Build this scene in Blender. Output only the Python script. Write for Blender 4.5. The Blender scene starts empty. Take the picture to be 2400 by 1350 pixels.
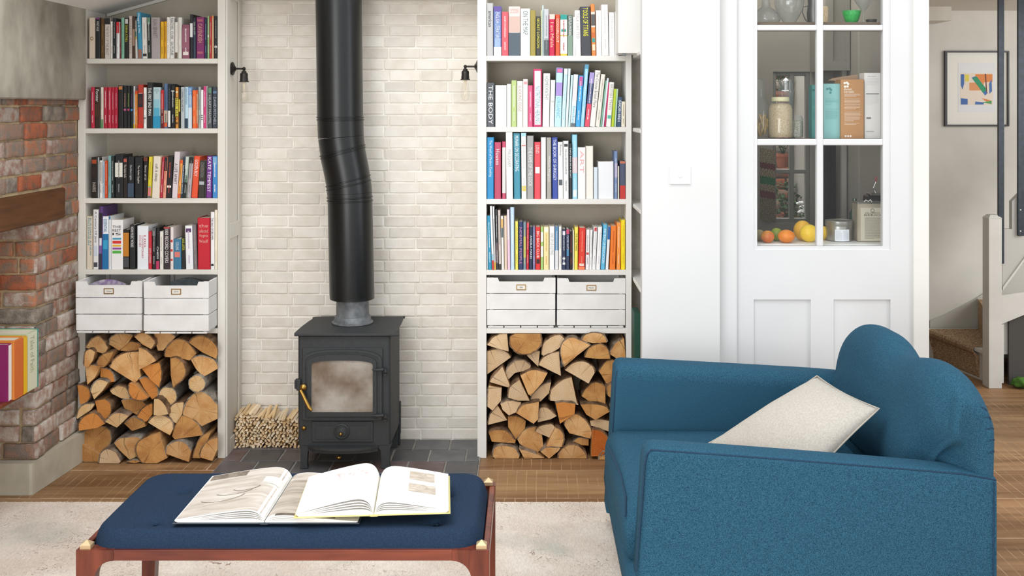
import bpy, bmesh, math, random
from mathutils import Vector, Matrix, noise as mnoise

S = bpy.context.scene
COL = S.collection
F = 2550.0          # focal length in pixels of the 2400 px wide photograph
VX, VY, HC = 1240.0, 250.0, 1.68   # principal point and camera height

# ------------------------------------------------------------------ camera, world, light, exposure
cam_d = bpy.data.cameras.new('camera'); cam = bpy.data.objects.new('camera', cam_d); COL.objects.link(cam)
cam.location = (0, 0, HC); cam.rotation_euler = (math.radians(90), 0, 0)
cam_d.sensor_width = 36.0; cam_d.lens = 36.0 * F / 2400.0
cam_d.shift_x = -(VX - 1200) / 2400.0; cam_d.shift_y = -(675 - VY) / 2400.0
cam_d.clip_start = 0.05
S.camera = cam

W = bpy.data.worlds.new('world'); S.world = W; W.use_nodes = True
bg = W.node_tree.nodes['Background']
bg.inputs[0].default_value = (0.965, 0.985, 1.0, 1); bg.inputs[1].default_value = 1.05

def area(name, loc, rot, sx, sy, power, col=(1, 1, 1)):
    l = bpy.data.lights.new(name, 'AREA'); l.shape = 'RECTANGLE'; l.size = sx; l.size_y = sy
    l.energy = power; l.color = col
    o = bpy.data.objects.new(name, l); COL.objects.link(o); o.location = loc
    o.rotation_euler = [math.radians(a) for a in rot]
    return o
area('rooflight', (-1.2, 2.7, 3.7), (14, 0, 0), 3.0, 2.0, 58, (0.99, 0.995, 1.0))
area('garden_window', (-2.6, -3.2, 1.5), (90, 0, -12), 3.6, 2.6, 205, (0.99, 0.995, 1.0))
area('side_window', (4.6, 2.3, 1.9), (84, 0, 72), 1.0, 2.0, 24, (0.95, 0.98, 1.0))
area('stair_fill', (4.5, 5.0, 2.0), (80, 0, 42), 1.2, 1.2, 24, (1.0, 0.98, 0.96))  # added light that brightens the hall; no window is known here
area('garden_daylight_fill', (1.5, 6.9, 3.1), (0, 0, 0), 1.2, 0.9, 60, (0.96, 0.98, 1.0))  # extra light standing for daylight, added to brighten the garden well
area('pantry_fill', (1.3, 5.75, 2.6), (0, 0, 0), 0.5, 0.5, 5, (1.0, 0.95, 0.88))  # unseen light put in to lift the dim pantry
S.view_settings.view_transform = 'Standard'; S.view_settings.look = 'None'
S.view_settings.gamma = 1.0; S.view_settings.use_curve_mapping = False
S.view_settings.exposure = 0.2

# ------------------------------------------------------------------ helpers
R = random.Random(7)
def P(x, y, Y): return Vector(((x - VX) * Y / F, Y, HC - (y - VY) * Y / F))
def PX(x, Y): return (x - VX) * Y / F
def PZ(y, Y): return HC - (y - VY) * Y / F
def lin(c): return c / 12.92 if c <= 0.04045 else ((c + 0.055) / 1.055) ** 2.4
def hexc(h, a=1.0): return tuple(lin(int(h[i:i+2], 16) / 255) for i in (0, 2, 4)) + (a,)

MATS = {}
def mat(name, col, rough=0.6, col2=None, scale=8.0, detail=4.0, bump=0.0, bscale=None, metal=0.0,
        coords='Object', stretch=(1, 1, 1), rnd=0.0, spec=None, ramp=(0.35, 0.65), bdist=0.002):
    if name in MATS: return MATS[name]
    m = bpy.data.materials.new(name); m.use_nodes = True; nt = m.node_tree; N = nt.nodes; L = nt.links
    b = N['Principled BSDF']; b.inputs['Roughness'].default_value = rough; b.inputs['Metallic'].default_value = metal
    if spec is not None: b.inputs['Specular IOR Level'].default_value = spec
    c1 = hexc(col); c2 = hexc(col2) if col2 else c1
    b.inputs['Base Color'].default_value = c1
    tc = N.new('ShaderNodeTexCoord'); mp = N.new('ShaderNodeMapping'); L.new(tc.outputs[coords], mp.inputs[0])
    mp.inputs['Scale'].default_value = stretch
    vec = mp.outputs[0]
    if rnd:
        oi = N.new('ShaderNodeObjectInfo'); ad = N.new('ShaderNodeVectorMath'); ad.operation = 'ADD'
        ml = N.new('ShaderNodeMath'); ml.operation = 'MULTIPLY'; ml.inputs[1].default_value = 50
        L.new(oi.outputs['Random'], ml.inputs[0]); L.new(mp.outputs[0], ad.inputs[0]); L.new(ml.outputs[0], ad.inputs[1])
        vec = ad.outputs[0]
    colout = None
    if col2:
        n = N.new('ShaderNodeTexNoise'); n.inputs['Scale'].default_value = scale; n.inputs['Detail'].default_value = detail
        L.new(vec, n.inputs['Vector'])
        r = N.new('ShaderNodeValToRGB'); r.color_ramp.elements[0].position = ramp[0]; r.color_ramp.elements[1].position = ramp[1]
        r.color_ramp.elements[0].color = c1; r.color_ramp.elements[1].color = c2
        L.new(n.outputs['Fac'], r.inputs[0]); colout = r.outputs[0]
    if rnd:
        hs = N.new('ShaderNodeHueSaturation'); mr = N.new('ShaderNodeMapRange')
        mr.inputs[3].default_value = 1 - rnd; mr.inputs[4].default_value = 1 + rnd * 0.6
        L.new(oi.outputs['Random'], mr.inputs[0]); L.new(mr.outputs[0], hs.inputs['Value'])
        hs.inputs['Color'].default_value = c1
        if colout: L.new(colout, hs.inputs['Color'])
        colout = hs.outputs[0]
    if colout: L.new(colout, b.inputs['Base Color'])
    if bump:
        n2 = N.new('ShaderNodeTexNoise'); n2.inputs['Scale'].default_value = bscale or scale * 4; n2.inputs['Detail'].default_value = 5
        L.new(vec, n2.inputs['Vector'])
        bp = N.new('ShaderNodeBump'); bp.inputs['Strength'].default_value = bump; bp.inputs['Distance'].default_value = bdist
        L.new(n2.outputs['Fac'], bp.inputs['Height']); L.new(bp.outputs[0], b.inputs['Normal'])
    MATS[name] = m
    return m
def cmat(h, rough=0.5):
    return mat('print_' + h + str(rough), h, rough, spec=0.35)
def glassmat(name, tint=(1, 1, 1), refl=1.0, haze=0.0, hcol='808080'):
    if name in MATS: return MATS[name]
    m = bpy.data.materials.new(name); m.use_nodes = True; nt = m.node_tree; N = nt.nodes; L = nt.links
    for n in list(N): N.remove(n)
    out = N.new('ShaderNodeOutputMaterial'); tr = N.new('ShaderNodeBsdfTransparent'); tr.inputs[0].default_value = (*tint, 1)
    gl = N.new('ShaderNodeBsdfGlossy'); gl.inputs['Roughness'].default_value = 0.02
    fr = N.new('ShaderNodeLayerWeight'); pw = N.new('ShaderNodeMath'); pw.operation = 'POWER'; pw.inputs[1].default_value = 3.5
    L.new(fr.outputs['Facing'], pw.inputs[0]); pa_ = N.new('ShaderNodeMath'); pa_.operation = 'MULTIPLY_ADD'; pa_.inputs[1].default_value = 0.6; pa_.inputs[2].default_value = 0.03; L.new(pw.outputs[0], pa_.inputs[0])
    ml = N.new('ShaderNodeMath'); ml.operation = 'MULTIPLY'; ml.inputs[1].default_value = refl
    mx = N.new('ShaderNodeMixShader'); L.new(pa_.outputs[0], ml.inputs[0]); L.new(ml.outputs[0], mx.inputs[0])
    L.new(tr.outputs[0], mx.inputs[1]); L.new(gl.outputs[0], mx.inputs[2])
    last = mx.outputs[0]
    if haze:
        df = N.new('ShaderNodeBsdfDiffuse'); df.inputs[0].default_value = hexc(hcol)
        m2 = N.new('ShaderNodeMixShader'); m2.inputs[0].default_value = haze
        L.new(last, m2.inputs[1]); L.new(df.outputs[0], m2.inputs[2]); last = m2.outputs[0]
    L.new(last, out.inputs[0]); MATS[name] = m
    return m

def link(name, data, parent=None):
    o = bpy.data.objects.new(name, data); COL.objects.link(o)
    if parent is not None: o.parent = parent
    return o
def tag(o, label=None, cat=None, group=None, kind=None):
    if label: o['label'] = label
    if cat: o['category'] = cat
    if group: o['group'] = group
    if kind: o['kind'] = kind
    return o
def empty(name, loc=(0, 0, 0), label=None, cat=None, group=None, parent=None):
    o = bpy.data.objects.new(name, None); COL.objects.link(o); o.location = loc; o.empty_display_size = 0.05
    if parent is not None: o.parent = parent
    return tag(o, label, cat, group)
class MB:
    """collects geometry (in the local space of the thing) and links it as one mesh object"""
    def __init__(s): s.v = []; s.f = []; s.mi = []; s.cur = 0
    def add(s, vs, fs):
        k = len(s.v); s.v += [tuple(v) for v in vs]; s.f += [tuple(i + k for i in f) for f in fs]; s.mi += [s.cur] * len(fs)
        return s
    def box(s, x0, x1, y0, y1, z0, z1):
        return s.add([(x0,y0,z0),(x1,y0,z0),(x1,y1,z0),(x0,y1,z0),(x0,y0,z1),(x1,y0,z1),(x1,y1,z1),(x0,y1,z1)],
              [(0,3,2,1),(4,5,6,7),(0,1,5,4),(1,2,6,5),(2,3,7,6),(3,0,4,7)])
    def bevbox(s, x0, x1, y0, y1, z0, z1, b=0.003, seg=1):
        bm = bmesh.new(); bmesh.ops.create_cube(bm, size=1)
        for v in bm.verts:
            v.co = Vector(((x0+x1)/2 + v.co.x*(x1-x0), (y0+y1)/2 + v.co.y*(y1-y0), (z0+z1)/2 + v.co.z*(z1-z0)))
        bmesh.ops.bevel(bm, geom=list(bm.edges), offset=b, segments=seg, profile=0.5, affect='EDGES', clamp_overlap=True)
        bm.verts.index_update()
        s.add([v.co[:] for v in bm.verts], [[v.index for v in f.verts] for f in bm.faces]); bm.free()
        return s
    def prism(s, pts, y0, y1, axis='y'):
        """polygon pts (a,b) extruded: axis y -> a=x,b=z ; axis x -> a=y,b=z ; axis z -> a=x,b=y"""
        n = len(pts)
        def mk(a, b, t):
            return (a, t, b) if axis == 'y' else ((t, a, b) if axis == 'x' else (a, b, t))
        vs = [mk(a, b, y0) for a, b in pts] + [mk(a, b, y1) for a, b in pts]
        fs = [tuple(range(n)), tuple(range(2*n-1, n-1, -1))] + [(i, i+n, (i+1) % n + n, (i+1) % n) for i in range(n)]
        return s.add(vs, fs)
    def ring(s, out, inn, y0, y1):
        n = len(out)
        vs = [(a, y0, b) for a, b in out] + [(a, y0, b) for a, b in inn] + [(a, y1, b) for a, b in out] + [(a, y1, b) for a, b in inn]
        fs = []
        for i in range(n):
            j = (i+1) % n
            fs += [(i, j, n+j, n+i), (2*n+j, 2*n+i, 3*n+i, 3*n+j), (j, i, 2*n+i, 2*n+j), (n+i, n+j, 3*n+j, 3*n+i)]
        return s.add(vs, fs)
    def lathe(s, prof, seg=24, c=(0, 0, 0), axis='z', cap=True):
        vs = []; fs = []
        for r, h in prof:
            for k in range(seg):
                a = 2*math.pi*k/seg; p, q = r*math.cos(a), r*math.sin(a)
                vs.append((c[0]+p, c[1]+q, c[2]+h) if axis == 'z' else ((c[0]+p, c[1]+h, c[2]+q) if axis == 'y' else (c[0]+h, c[1]+p, c[2]+q)))
        for i in range(len(prof)-1):
            for k in range(seg):
                k2 = (k+1) % seg; fs.append((i*seg+k, i*seg+k2, (i+1)*seg+k2, (i+1)*seg+k))
        if cap:
            fs.append(tuple(range(seg-1, -1, -1))); m = (len(prof)-1)*seg; fs.append(tuple(range(m, m+seg)))
        return s.add(vs, fs)
    def tube(s, pts, r, seg=8, cap=True):
        pts = [Vector(p) for p in pts]; n = len(pts)
        rr = r if isinstance(r, (list, tuple)) else [r]*n
        t0 = (pts[1]-pts[0]).normalized()
        up = Vector((0, 0, 1)) if abs(t0.z) < 0.9 else Vector((0, 1, 0))
        a = t0.cross(up).normalized(); vs = []; fs = []
        for i in range(n):
            t = (pts[min(i+1, n-1)]-pts[max(i-1, 0)]).normalized()
            a = (a - t*a.dot(t)).normalized(); b = t.cross(a)
            for k in range(seg):
                w = 2*math.pi*k/seg; vs.append(pts[i] + (a*math.cos(w)+b*math.sin(w))*rr[i])
        for i in range(n-1):
            for k in range(seg):
                k2 = (k+1) % seg; fs.append((i*seg+k, i*seg+k2, (i+1)*seg+k2, (i+1)*seg+k))
        if cap:
            fs.append(tuple(range(seg-1, -1, -1))); m = (n-1)*seg; fs.append(tuple(range(m, m+seg)))
        return s.add(vs, fs)
    def loft(s, secs, cap=True, cap0=True):
        n = len(secs[0]); vs = [p for sec in secs for p in sec]; fs = []
        for i in range(len(secs)-1):
            for k in range(n):
                k2 = (k+1) % n; fs.append((i*n+k, i*n+k2, (i+1)*n+k2, (i+1)*n+k))
        if cap:
            if cap0: fs.append(tuple(range(n-1, -1, -1)))
            m = (len(secs)-1)*n; fs.append(tuple(range(m, m+n)))
        return s.add(vs, fs)
    def sphere(s, c, r, seg=14, rings=8, sc=(1, 1, 1)):
        vs = []; fs = []
        for i in range(rings+1):
            t = math.pi*i/rings
            for k in range(seg):
                a = 2*math.pi*k/seg
                vs.append((c[0]+r*sc[0]*math.sin(t)*math.cos(a), c[1]+r*sc[1]*math.sin(t)*math.sin(a), c[2]+r*sc[2]*math.cos(t)))
        for i in range(rings):
            for k in range(seg):
                k2 = (k+1) % seg; fs.append((i*seg+k2, i*seg+k, (i+1)*seg+k, (i+1)*seg+k2))
        return s.add(vs, fs)
    def mesh(s, name, mats, smooth=False, fix=True):
        me = bpy.data.meshes.new(name); me.from_pydata(s.v, [], s.f)
        for m in (mats if isinstance(mats, (list, tuple)) else [mats]): me.materials.append(m)
        if any(s.mi): me.polygons.foreach_set('material_index', s.mi)
        if fix:
            bm = bmesh.new(); bm.from_mesh(me)
            bmesh.ops.remove_doubles(bm, verts=bm.verts, dist=1e-6)
            bmesh.ops.recalc_face_normals(bm, faces=bm.faces); bm.to_mesh(me); bm.free()
        if smooth:
            me.polygons.foreach_set('use_smooth', [True]*len(me.polygons))
            if smooth != 'all': me.set_sharp_from_angle(angle=math.radians(smooth if smooth is not True else 40))
        me.update()
        return me
    def build(s, name, mats, parent=None, smooth=False, fix=True):
        return link(name, s.mesh(name, mats, smooth, fix), parent)

_fc = bpy.data.curves.new('lettering', 'FONT'); _fo = bpy.data.objects.new('lettering', _fc); COL.objects.link(_fo)
_fc.resolution_u = 2; _fc.align_x = 'LEFT'
_TC = {}
def text_mesh(t):
    """unit text: bounding box scaled to 1 x 1 in xy; returns mesh data lists and aspect"""
    if t not in _TC:
        _fc.body = t
        dg = bpy.context.evaluated_depsgraph_get(); dg.update()
        me = bpy.data.meshes.new_from_object(_fo.evaluated_get(dg))
        vs = [v.co.copy() for v in me.vertices]; fs = [tuple(p.vertices) for p in me.polygons]
        bpy.data.meshes.remove(me)
        if not vs: _TC[t] = ([], [], 1)
        else:
            x0, x1 = min(v.x for v in vs), max(v.x for v in vs); y0, y1 = min(v.y for v in vs), max(v.y for v in vs)
            w, h = max(x1-x0, 1e-4), max(y1-y0, 1e-4)
            _TC[t] = ([((v.x-x0)/w, (v.y-y0)/h) for v in vs], fs, w/h)
    return _TC[t]
def put_text(mb, t, o, ux, uy, w, h, keep=False):
    """text filling the rectangle from corner o, w along ux, h along uy"""
    vs, fs, asp = text_mesh(t)
    if not vs: return
    o, ux, uy = Vector(o), Vector(ux), Vector(uy)
    if keep:
        if w/h > asp: o = o + ux*(w-h*asp)/2; w = h*asp
        else: o = o + uy*(h-w/asp)/2; h = w/asp
    mb.add([o + ux*(a*w) + uy*(b*h) for a, b in vs], fs)

# ------------------------------------------------------------------ materials
def wavewood(name, c1, c2, axis='X', scale=3.0, rough=0.55, rnd=0.0, dist=6.0, stretch=(1, 1, 1), bump=0.15, spec=0.3):
    if name in MATS: return MATS[name]
    m = mat(name, c1, rough, spec=spec); N = m.node_tree.nodes; L = m.node_tree.links; b = N['Principled BSDF']
    tc = N.new('ShaderNodeTexCoord'); mp = N.new('ShaderNodeMapping'); mp.inputs['Scale'].default_value = stretch
    L.new(tc.outputs['Object'], mp.inputs[0])
    oi = N.new('ShaderNodeObjectInfo'); ml = N.new('ShaderNodeMath'); ml.operation = 'MULTIPLY'; ml.inputs[1].default_value = 37
    ad = N.new('ShaderNodeVectorMath'); L.new(oi.outputs['Random'], ml.inputs[0]); L.new(mp.outputs[0], ad.inputs[0]); L.new(ml.outputs[0], ad.inputs[1])
    n = N.new('ShaderNodeTexNoise'); n.inputs['Scale'].default_value = scale; n.inputs['Detail'].default_value = 8; n.inputs['Distortion'].default_value = 0.6
    L.new(ad.outputs[0], n.inputs['Vector'])
    n2 = N.new('ShaderNodeTexNoise'); n2.inputs['Scale'].default_value = scale*0.22; n2.inputs['Detail'].default_value = 2
    L.new(ad.outputs[0], n2.inputs['Vector'])
    mx = N.new('ShaderNodeMath'); mx.operation = 'ADD'; L.new(n.outputs['Fac'], mx.inputs[0]); L.new(n2.outputs['Fac'], mx.inputs[1])
    r = N.new('ShaderNodeValToRGB'); r.color_ramp.elements[0].position = 0.36; r.color_ramp.elements[1].position = 0.64
    md = N.new('ShaderNodeMath'); md.operation = 'MULTIPLY'; md.inputs[1].default_value = 0.5; L.new(mx.outputs[0], md.inputs[0])
    r.color_ramp.elements[0].color = hexc(c2); r.color_ramp.elements[1].color = hexc(c1); L.new(md.outputs[0], r.inputs[0])
    hs = N.new('ShaderNodeHueSaturation'); mr = N.new('ShaderNodeMapRange'); mr.inputs[3].default_value = 1-rnd; mr.inputs[4].default_value = 1+rnd
    L.new(oi.outputs['Random'], mr.inputs[0]); L.new(mr.outputs[0], hs.inputs['Value']); L.new(r.outputs[0], hs.inputs['Color'])
    L.new(hs.outputs[0], b.inputs['Base Color'])
    bp = N.new('ShaderNodeBump'); bp.inputs['Strength'].default_value = bump; bp.inputs['Distance'].default_value = 0.003
    L.new(n.outputs['Fac'], bp.inputs['Height']); L.new(bp.outputs[0], b.inputs['Normal'])
    return m
def ringwood(name, c1, c2, c3, rough=0.75):
    """cut end of a log: growth rings round the object's own y axis, saw marks, checks"""
    m = mat(name, c1, rough, spec=0.2); N = m.node_tree.nodes; L = m.node_tree.links; b = N['Principled BSDF']
    tc = N.new('ShaderNodeTexCoord'); oi = N.new('ShaderNodeObjectInfo')
    wv = N.new('ShaderNodeTexWave'); wv.wave_type = 'RINGS'; wv.rings_direction = 'Y'; wv.inputs['Scale'].default_value = 42
    wv.inputs['Distortion'].default_value = 6.5; wv.inputs['Detail'].default_value = 4; wv.inputs['Detail Scale'].default_value = 0.9
    L.new(tc.outputs['Object'], wv.inputs['Vector'])
    r = N.new('ShaderNodeValToRGB'); r.color_ramp.elements[0].color = hexc(c2); r.color_ramp.elements[1].color = hexc(c1)
    r.color_ramp.elements[0].position = 0.1; r.color_ramp.elements[1].position = 0.7
    L.new(wv.outputs['Fac'], r.inputs[0])
    n = N.new('ShaderNodeTexNoise'); n.inputs['Scale'].default_value = 16; n.inputs['Detail'].default_value = 6
    ml = N.new('ShaderNodeMath'); ml.operation = 'MULTIPLY'; ml.inputs[1].default_value = 91
    ad = N.new('ShaderNodeVectorMath'); L.new(oi.outputs['Random'], ml.inputs[0]); L.new(tc.outputs['Object'], ad.inputs[0]); L.new(ml.outputs[0], ad.inputs[1])
    L.new(ad.outputs[0], n.inputs['Vector'])
    r2 = N.new('ShaderNodeValToRGB'); r2.color_ramp.elements[0].position = 0.38; r2.color_ramp.elements[1].position = 0.60
    L.new(n.outputs['Fac'], r2.inputs[0])
    mx = N.new('ShaderNodeMix'); mx.data_type = 'RGBA'; L.new(r2.outputs[0], mx.inputs[0]); L.new(r.outputs[0], mx.inputs[6])
    mx.inputs[7].default_value = hexc(c3)
    # drying cracks running out from the pith
    mpc = N.new('ShaderNodeMapping'); mpc.inputs['Rotation'].default_value = (math.pi/2, 0, 0); L.new(tc.outputs['Object'], mpc.inputs[0])
    gr = N.new('ShaderNodeTexGradient'); gr.gradient_type = 'RADIAL'; L.new(mpc.outputs[0], gr.inputs[0])
    nw_ = N.new('ShaderNodeTexNoise'); nw_.inputs['Scale'].default_value = 22; L.new(tc.outputs['Object'], nw_.inputs['Vector'])
    wa = N.new('ShaderNodeMath'); wa.operation = 'MULTIPLY_ADD'; wa.inputs[1].default_value = 0.05; L.new(nw_.outputs['Fac'], wa.inputs[0]); L.new(gr.outputs['Fac'], wa.inputs[2])
    wb_ = N.new('ShaderNodeMath'); wb_.operation = 'ADD'; L.new(wa.outputs[0], wb_.inputs[0]); L.new(oi.outputs['Random'], wb_.inputs[1])
    w9 = N.new('ShaderNodeMath'); w9.operation = 'MULTIPLY'; w9.inputs[1].default_value = 9.0; L.new(wb_.outputs[0], w9.inputs[0])
    nc = N.new('ShaderNodeTexNoise'); nc.noise_dimensions = '1D'; nc.inputs['Scale'].default_value = 2.0; nc.inputs['Detail'].default_value = 1; L.new(w9.outputs[0], nc.inputs['W'])
    cr_ = N.new('ShaderNodeMapRange'); cr_.inputs[1].default_value = 0.0; cr_.inputs[2].default_value = 0.022; cr_.inputs[3].default_value = 0.75; cr_.inputs[4].default_value = 0.0
    sb_ = N.new('ShaderNodeMath'); sb_.operation = 'SUBTRACT'; sb_.inputs[1].default_value = 0.62; L.new(nc.outputs['Fac'], sb_.inputs[0])
    ab_ = N.new('ShaderNodeMath'); ab_.operation = 'ABSOLUTE'; L.new(sb_.outputs[0], ab_.inputs[0]); L.new(ab_.outputs[0], cr_.inputs[0])
    mk = N.new('ShaderNodeMix'); mk.data_type = 'RGBA'; L.new(cr_.outputs[0], mk.inputs[0]); L.new(mx.outputs[2], mk.inputs[6]); mk.inputs[7].default_value = hexc('4a3220'); mx = mk
    hs = N.new('ShaderNodeHueSaturation'); mr = N.new('ShaderNodeMapRange'); mr.inputs[3].default_value = 0.84; mr.inputs[4].default_value = 1.12
    L.new(oi.outputs['Random'], mr.inputs[0]); L.new(mr.outputs[0], hs.inputs['Value']); L.new(mx.outputs[2], hs.inputs['Color'])
    L.new(hs.outputs[0], b.inputs['Base Color'])
    n3 = N.new('ShaderNodeTexNoise'); n3.inputs['Scale'].default_value = 120; n3.inputs['Detail'].default_value = 4; L.new(ad.outputs[0], n3.inputs['Vector'])
    bp = N.new('ShaderNodeBump'); bp.inputs['Strength'].default_value = 0.5; bp.inputs['Distance'].default_value = 0.002
    L.new(n3.outputs['Fac'], bp.inputs['Height']); L.new(bp.outputs[0], b.inputs['Normal'])
    return m
M_white = mat('white_paint', 'e9e8e4', 0.5, 'e3e2dd', 3, spec=0.35)
M_shelf = mat('shelf_paint', 'dfdbd2', 0.55, 'd9d5cb', 4, spec=0.3)
M_shelfR = mat('shelf_paint_lit', 'e8e6e1', 0.55, 'e2e0da', 4, spec=0.3)  # same paint lightened: washed-out light of the right side put into the colour
M_back = mat('shelf_back_paint', 'bfb7a8', 0.7, 'b6ad9d', 5, spec=0.2)
M_plaster = mat('plaster', 'dfdfdf', 0.8, 'dcdcdc', 2, spec=0.2, bump=0.05, bscale=60)
M_hallwall = mat('hall_plaster', 'dedad2', 0.8, 'cdcac2', 2, spec=0.2)
M_black = mat('black_metal', '0f1112', 0.34, '141618', 60, metal=0.0, spec=0.45)
M_iron = mat('cast_iron', '313436', 0.6, '2b2e30', 90, bump=0.25, bscale=500, spec=0.45, bdist=0.001)
M_brass = mat('brass', 'b99450', 0.32, 'a37f3e', 30, metal=1.0)
M_mortar = mat('pale_mortar', 'f2eee6', 0.9, 'ded8cc', 14, bump=0.3, bscale=150)
M_cream = [mat('cream_brick_%s' % i, a, 0.85, b, 14, rnd=0.06, bump=0.5, bscale=90, spec=0.2) for i, (a, b) in enumerate(
    [('e4ddd2', 'ebe6dd'), ('e8e2d8', 'ddd5c9'), ('dcd6cc', 'e6e0d6')])]
# ================================================================== SETTING
def struct(name, mb, m, **k):
    return tag(mb.build(name, m, None, **k), kind='structure')

# ---- floor: wide rough-sawn boards as parts
YF, YB = 5.20, 5.468
gapm = mat('floor_gap', 'd8c2a4', 0.9, '9c7a58', 6)
floor = struct('floor', MB().box(-4.2, 6.2, 0.3, 9.4, -0.06, -0.0025), gapm)
M_plank = [wavewood('floor_oak_%d' % i, a, b, scale=7, stretch=(0.35, 3.2, 1), rnd=0.12, rough=0.5, spec=0.35) for i, (a, b) in enumerate(
    [('b08b64', '7c5a3a'), ('a57d58', '714f2f'), ('b5916a', '886544')])]
def sawmarks(m):
    N = m.node_tree.nodes; L = m.node_tree.links; b = N['Principled BSDF']; src = b.inputs['Base Color'].links[0].from_socket
    tc = N.new('ShaderNodeTexCoord'); w = N.new('ShaderNodeTexWave'); w.bands_direction = 'X'; w.inputs['Scale'].default_value = 7; w.inputs['Distortion'].default_value = 3; w.inputs['Detail'].default_value = 2; w.inputs['Detail Scale'].default_value = .5
    mp = N.new('ShaderNodeMapping'); mp.inputs['Rotation'].default_value = (0, 0, 0.06); mp.inputs['Scale'].default_value = (1, .25, 1); L.new(tc.outputs['Object'], mp.inputs[0]); L.new(mp.outputs[0], w.inputs['Vector'])
    n = N.new('ShaderNodeTexNoise'); n.inputs['Scale'].default_value = 3.5; n.inputs['Detail'].default_value = 5; L.new(tc.outputs['Object'], n.inputs['Vector'])
    r1 = N.new('ShaderNodeMapRange'); r1.inputs[1].default_value = .975; r1.inputs[2].default_value = .998; L.new(w.outputs['Fac'], r1.inputs[0])
    r2 = N.new('ShaderNodeMapRange'); r2.inputs[1].default_value = .44; r2.inputs[2].default_value = .62; r2.inputs[4].default_value = .75; L.new(n.outputs['Fac'], r2.inputs[0])
    mu = N.new('ShaderNodeMath'); mu.operation = 'MULTIPLY'; L.new(r1.outputs[0], mu.inputs[0]); L.new(r2.outputs[0], mu.inputs[1])
    mx = N.new('ShaderNodeMix'); mx.data_type = 'RGBA'; L.new(mu.outputs[0], mx.inputs[0]); L.new(src, mx.inputs[6]); mx.inputs[7].default_value = hexc('d2b48e')
    # knots and dark weathering
    v = N.new('ShaderNodeTexNoise'); v.inputs['Scale'].default_value = 2.2; v.inputs['Detail'].default_value = 8; L.new(mp.outputs[0], v.inputs['Vector'])
    r3 = N.new('ShaderNodeMapRange'); r3.inputs[1].default_value = .52; r3.inputs[2].default_value = .72; r3.inputs[4].default_value = .5; L.new(v.outputs['Fac'], r3.inputs[0])
    m2 = N.new('ShaderNodeMix'); m2.data_type = 'RGBA'; L.new(r3.outputs[0], m2.inputs[0]); L.new(mx.outputs[2], m2.inputs[6]); m2.inputs[7].default_value = hexc('604329')
    L.new(m2.outputs[2], b.inputs['Base Color'])
for m_ in M_plank: sawmarks(m_)
yrows = [0.9, 1.32, 1.74, 2.16, 2.58, 2.99, 3.41, 3.83, 4.24, 4.67, 5.03, 5.45, 5.88, 6.32, 6.74, 7.16, 7.62]
rp = random.Random(3)
pl_mesh = {}
for i in range(len(yrows)-1):
    y0, y1 = yrows[i]+0.003, yrows[i+1]-0.003
    x = -4.0 - rp.uniform(0, 1.2)
    while x < 5.0:
        Lp = rp.uniform(1.5, 2.4); x1 = min(x+Lp, 5.2)
        mb = MB().bevbox(0, x1-x-0.005, 0, y1-y0, -0.02, 0, 0.0025)
        o = mb.build('floorboard', M_plank[rp.randrange(3)], floor); o.location = (x, y0, rp.uniform(-0.0012, 0))
        x = x1
# ---- hearth of dark paving tiles
hearth = empty('hearth', (-0.85, 5.2, 0)); tag(hearth, 'dark hearth of square slate-grey and brown quarry tiles under the black stove', 'hearth')
def child(mb, name, m, par, **k):
    """geometry given in world space, parented to a thing placed at par.location"""
    off = par.location if par.parent is None else par.location + par.parent.location
    mb.v = [(a-off[0], b-off[1], c-off[2]) for a, b, c in mb.v]
    return mb.build(name, m, par, **k)
child(MB().box(-1.452, -0.232, 4.925, 5.468, -0.007, 0.004), 'grout_bed', mat('grey_grout', '9b9891', 0.9, '85827c', 20, bump=0.3), hearth)
M_tile = [mat('hearth_tile_%d' % i, a, 0.42, b, 9, rnd=0.1, bump=0.35, bscale=60, spec=0.45) for i, (a, b) in enumerate(
    [('55565a', '6c6d6e'), ('66534c', '4f4341'), ('5b5355', '6e6868'), ('4c4e52', '5d5a5a'), ('5f4a45', '77686a')])]
ty = [(5.312, 5.462), (5.140, 5.302), (4.968, 5.130)]
rt = random.Random(11)
for r_, (a, b_) in enumerate(ty):
    x = -1.448 - (0.088 if r_ % 2 else 0.0)
    while x < -0.245:
        xa, xb = max(x, -1.448), min(x+0.168, -0.238)
        if xb-xa > 0.02:
            o = MB().bevbox(0, xb-xa, 0, b_-a, -0.012, 0.0, 0.002).build('tile', M_tile[rt.choice([0, 0, 1, 2, 3, 4])], hearth)
            o.location = (xa+0.85, a-5.2, 0.008+rt.uniform(-0.0006, 0.0006))
        x += 0.177
x = -1.448
while x < -0.245:
    xb = min(x+0.30, -0.238)
    o = MB().bevbox(0, xb-x, 0, 0.03, -0.012, 0.0, 0.002).build('tile', M_tile[rt.choice([0, 3])], hearth); o.location = (x+0.85, 4.93-5.2, 0.008)
    x += 0.306

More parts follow.
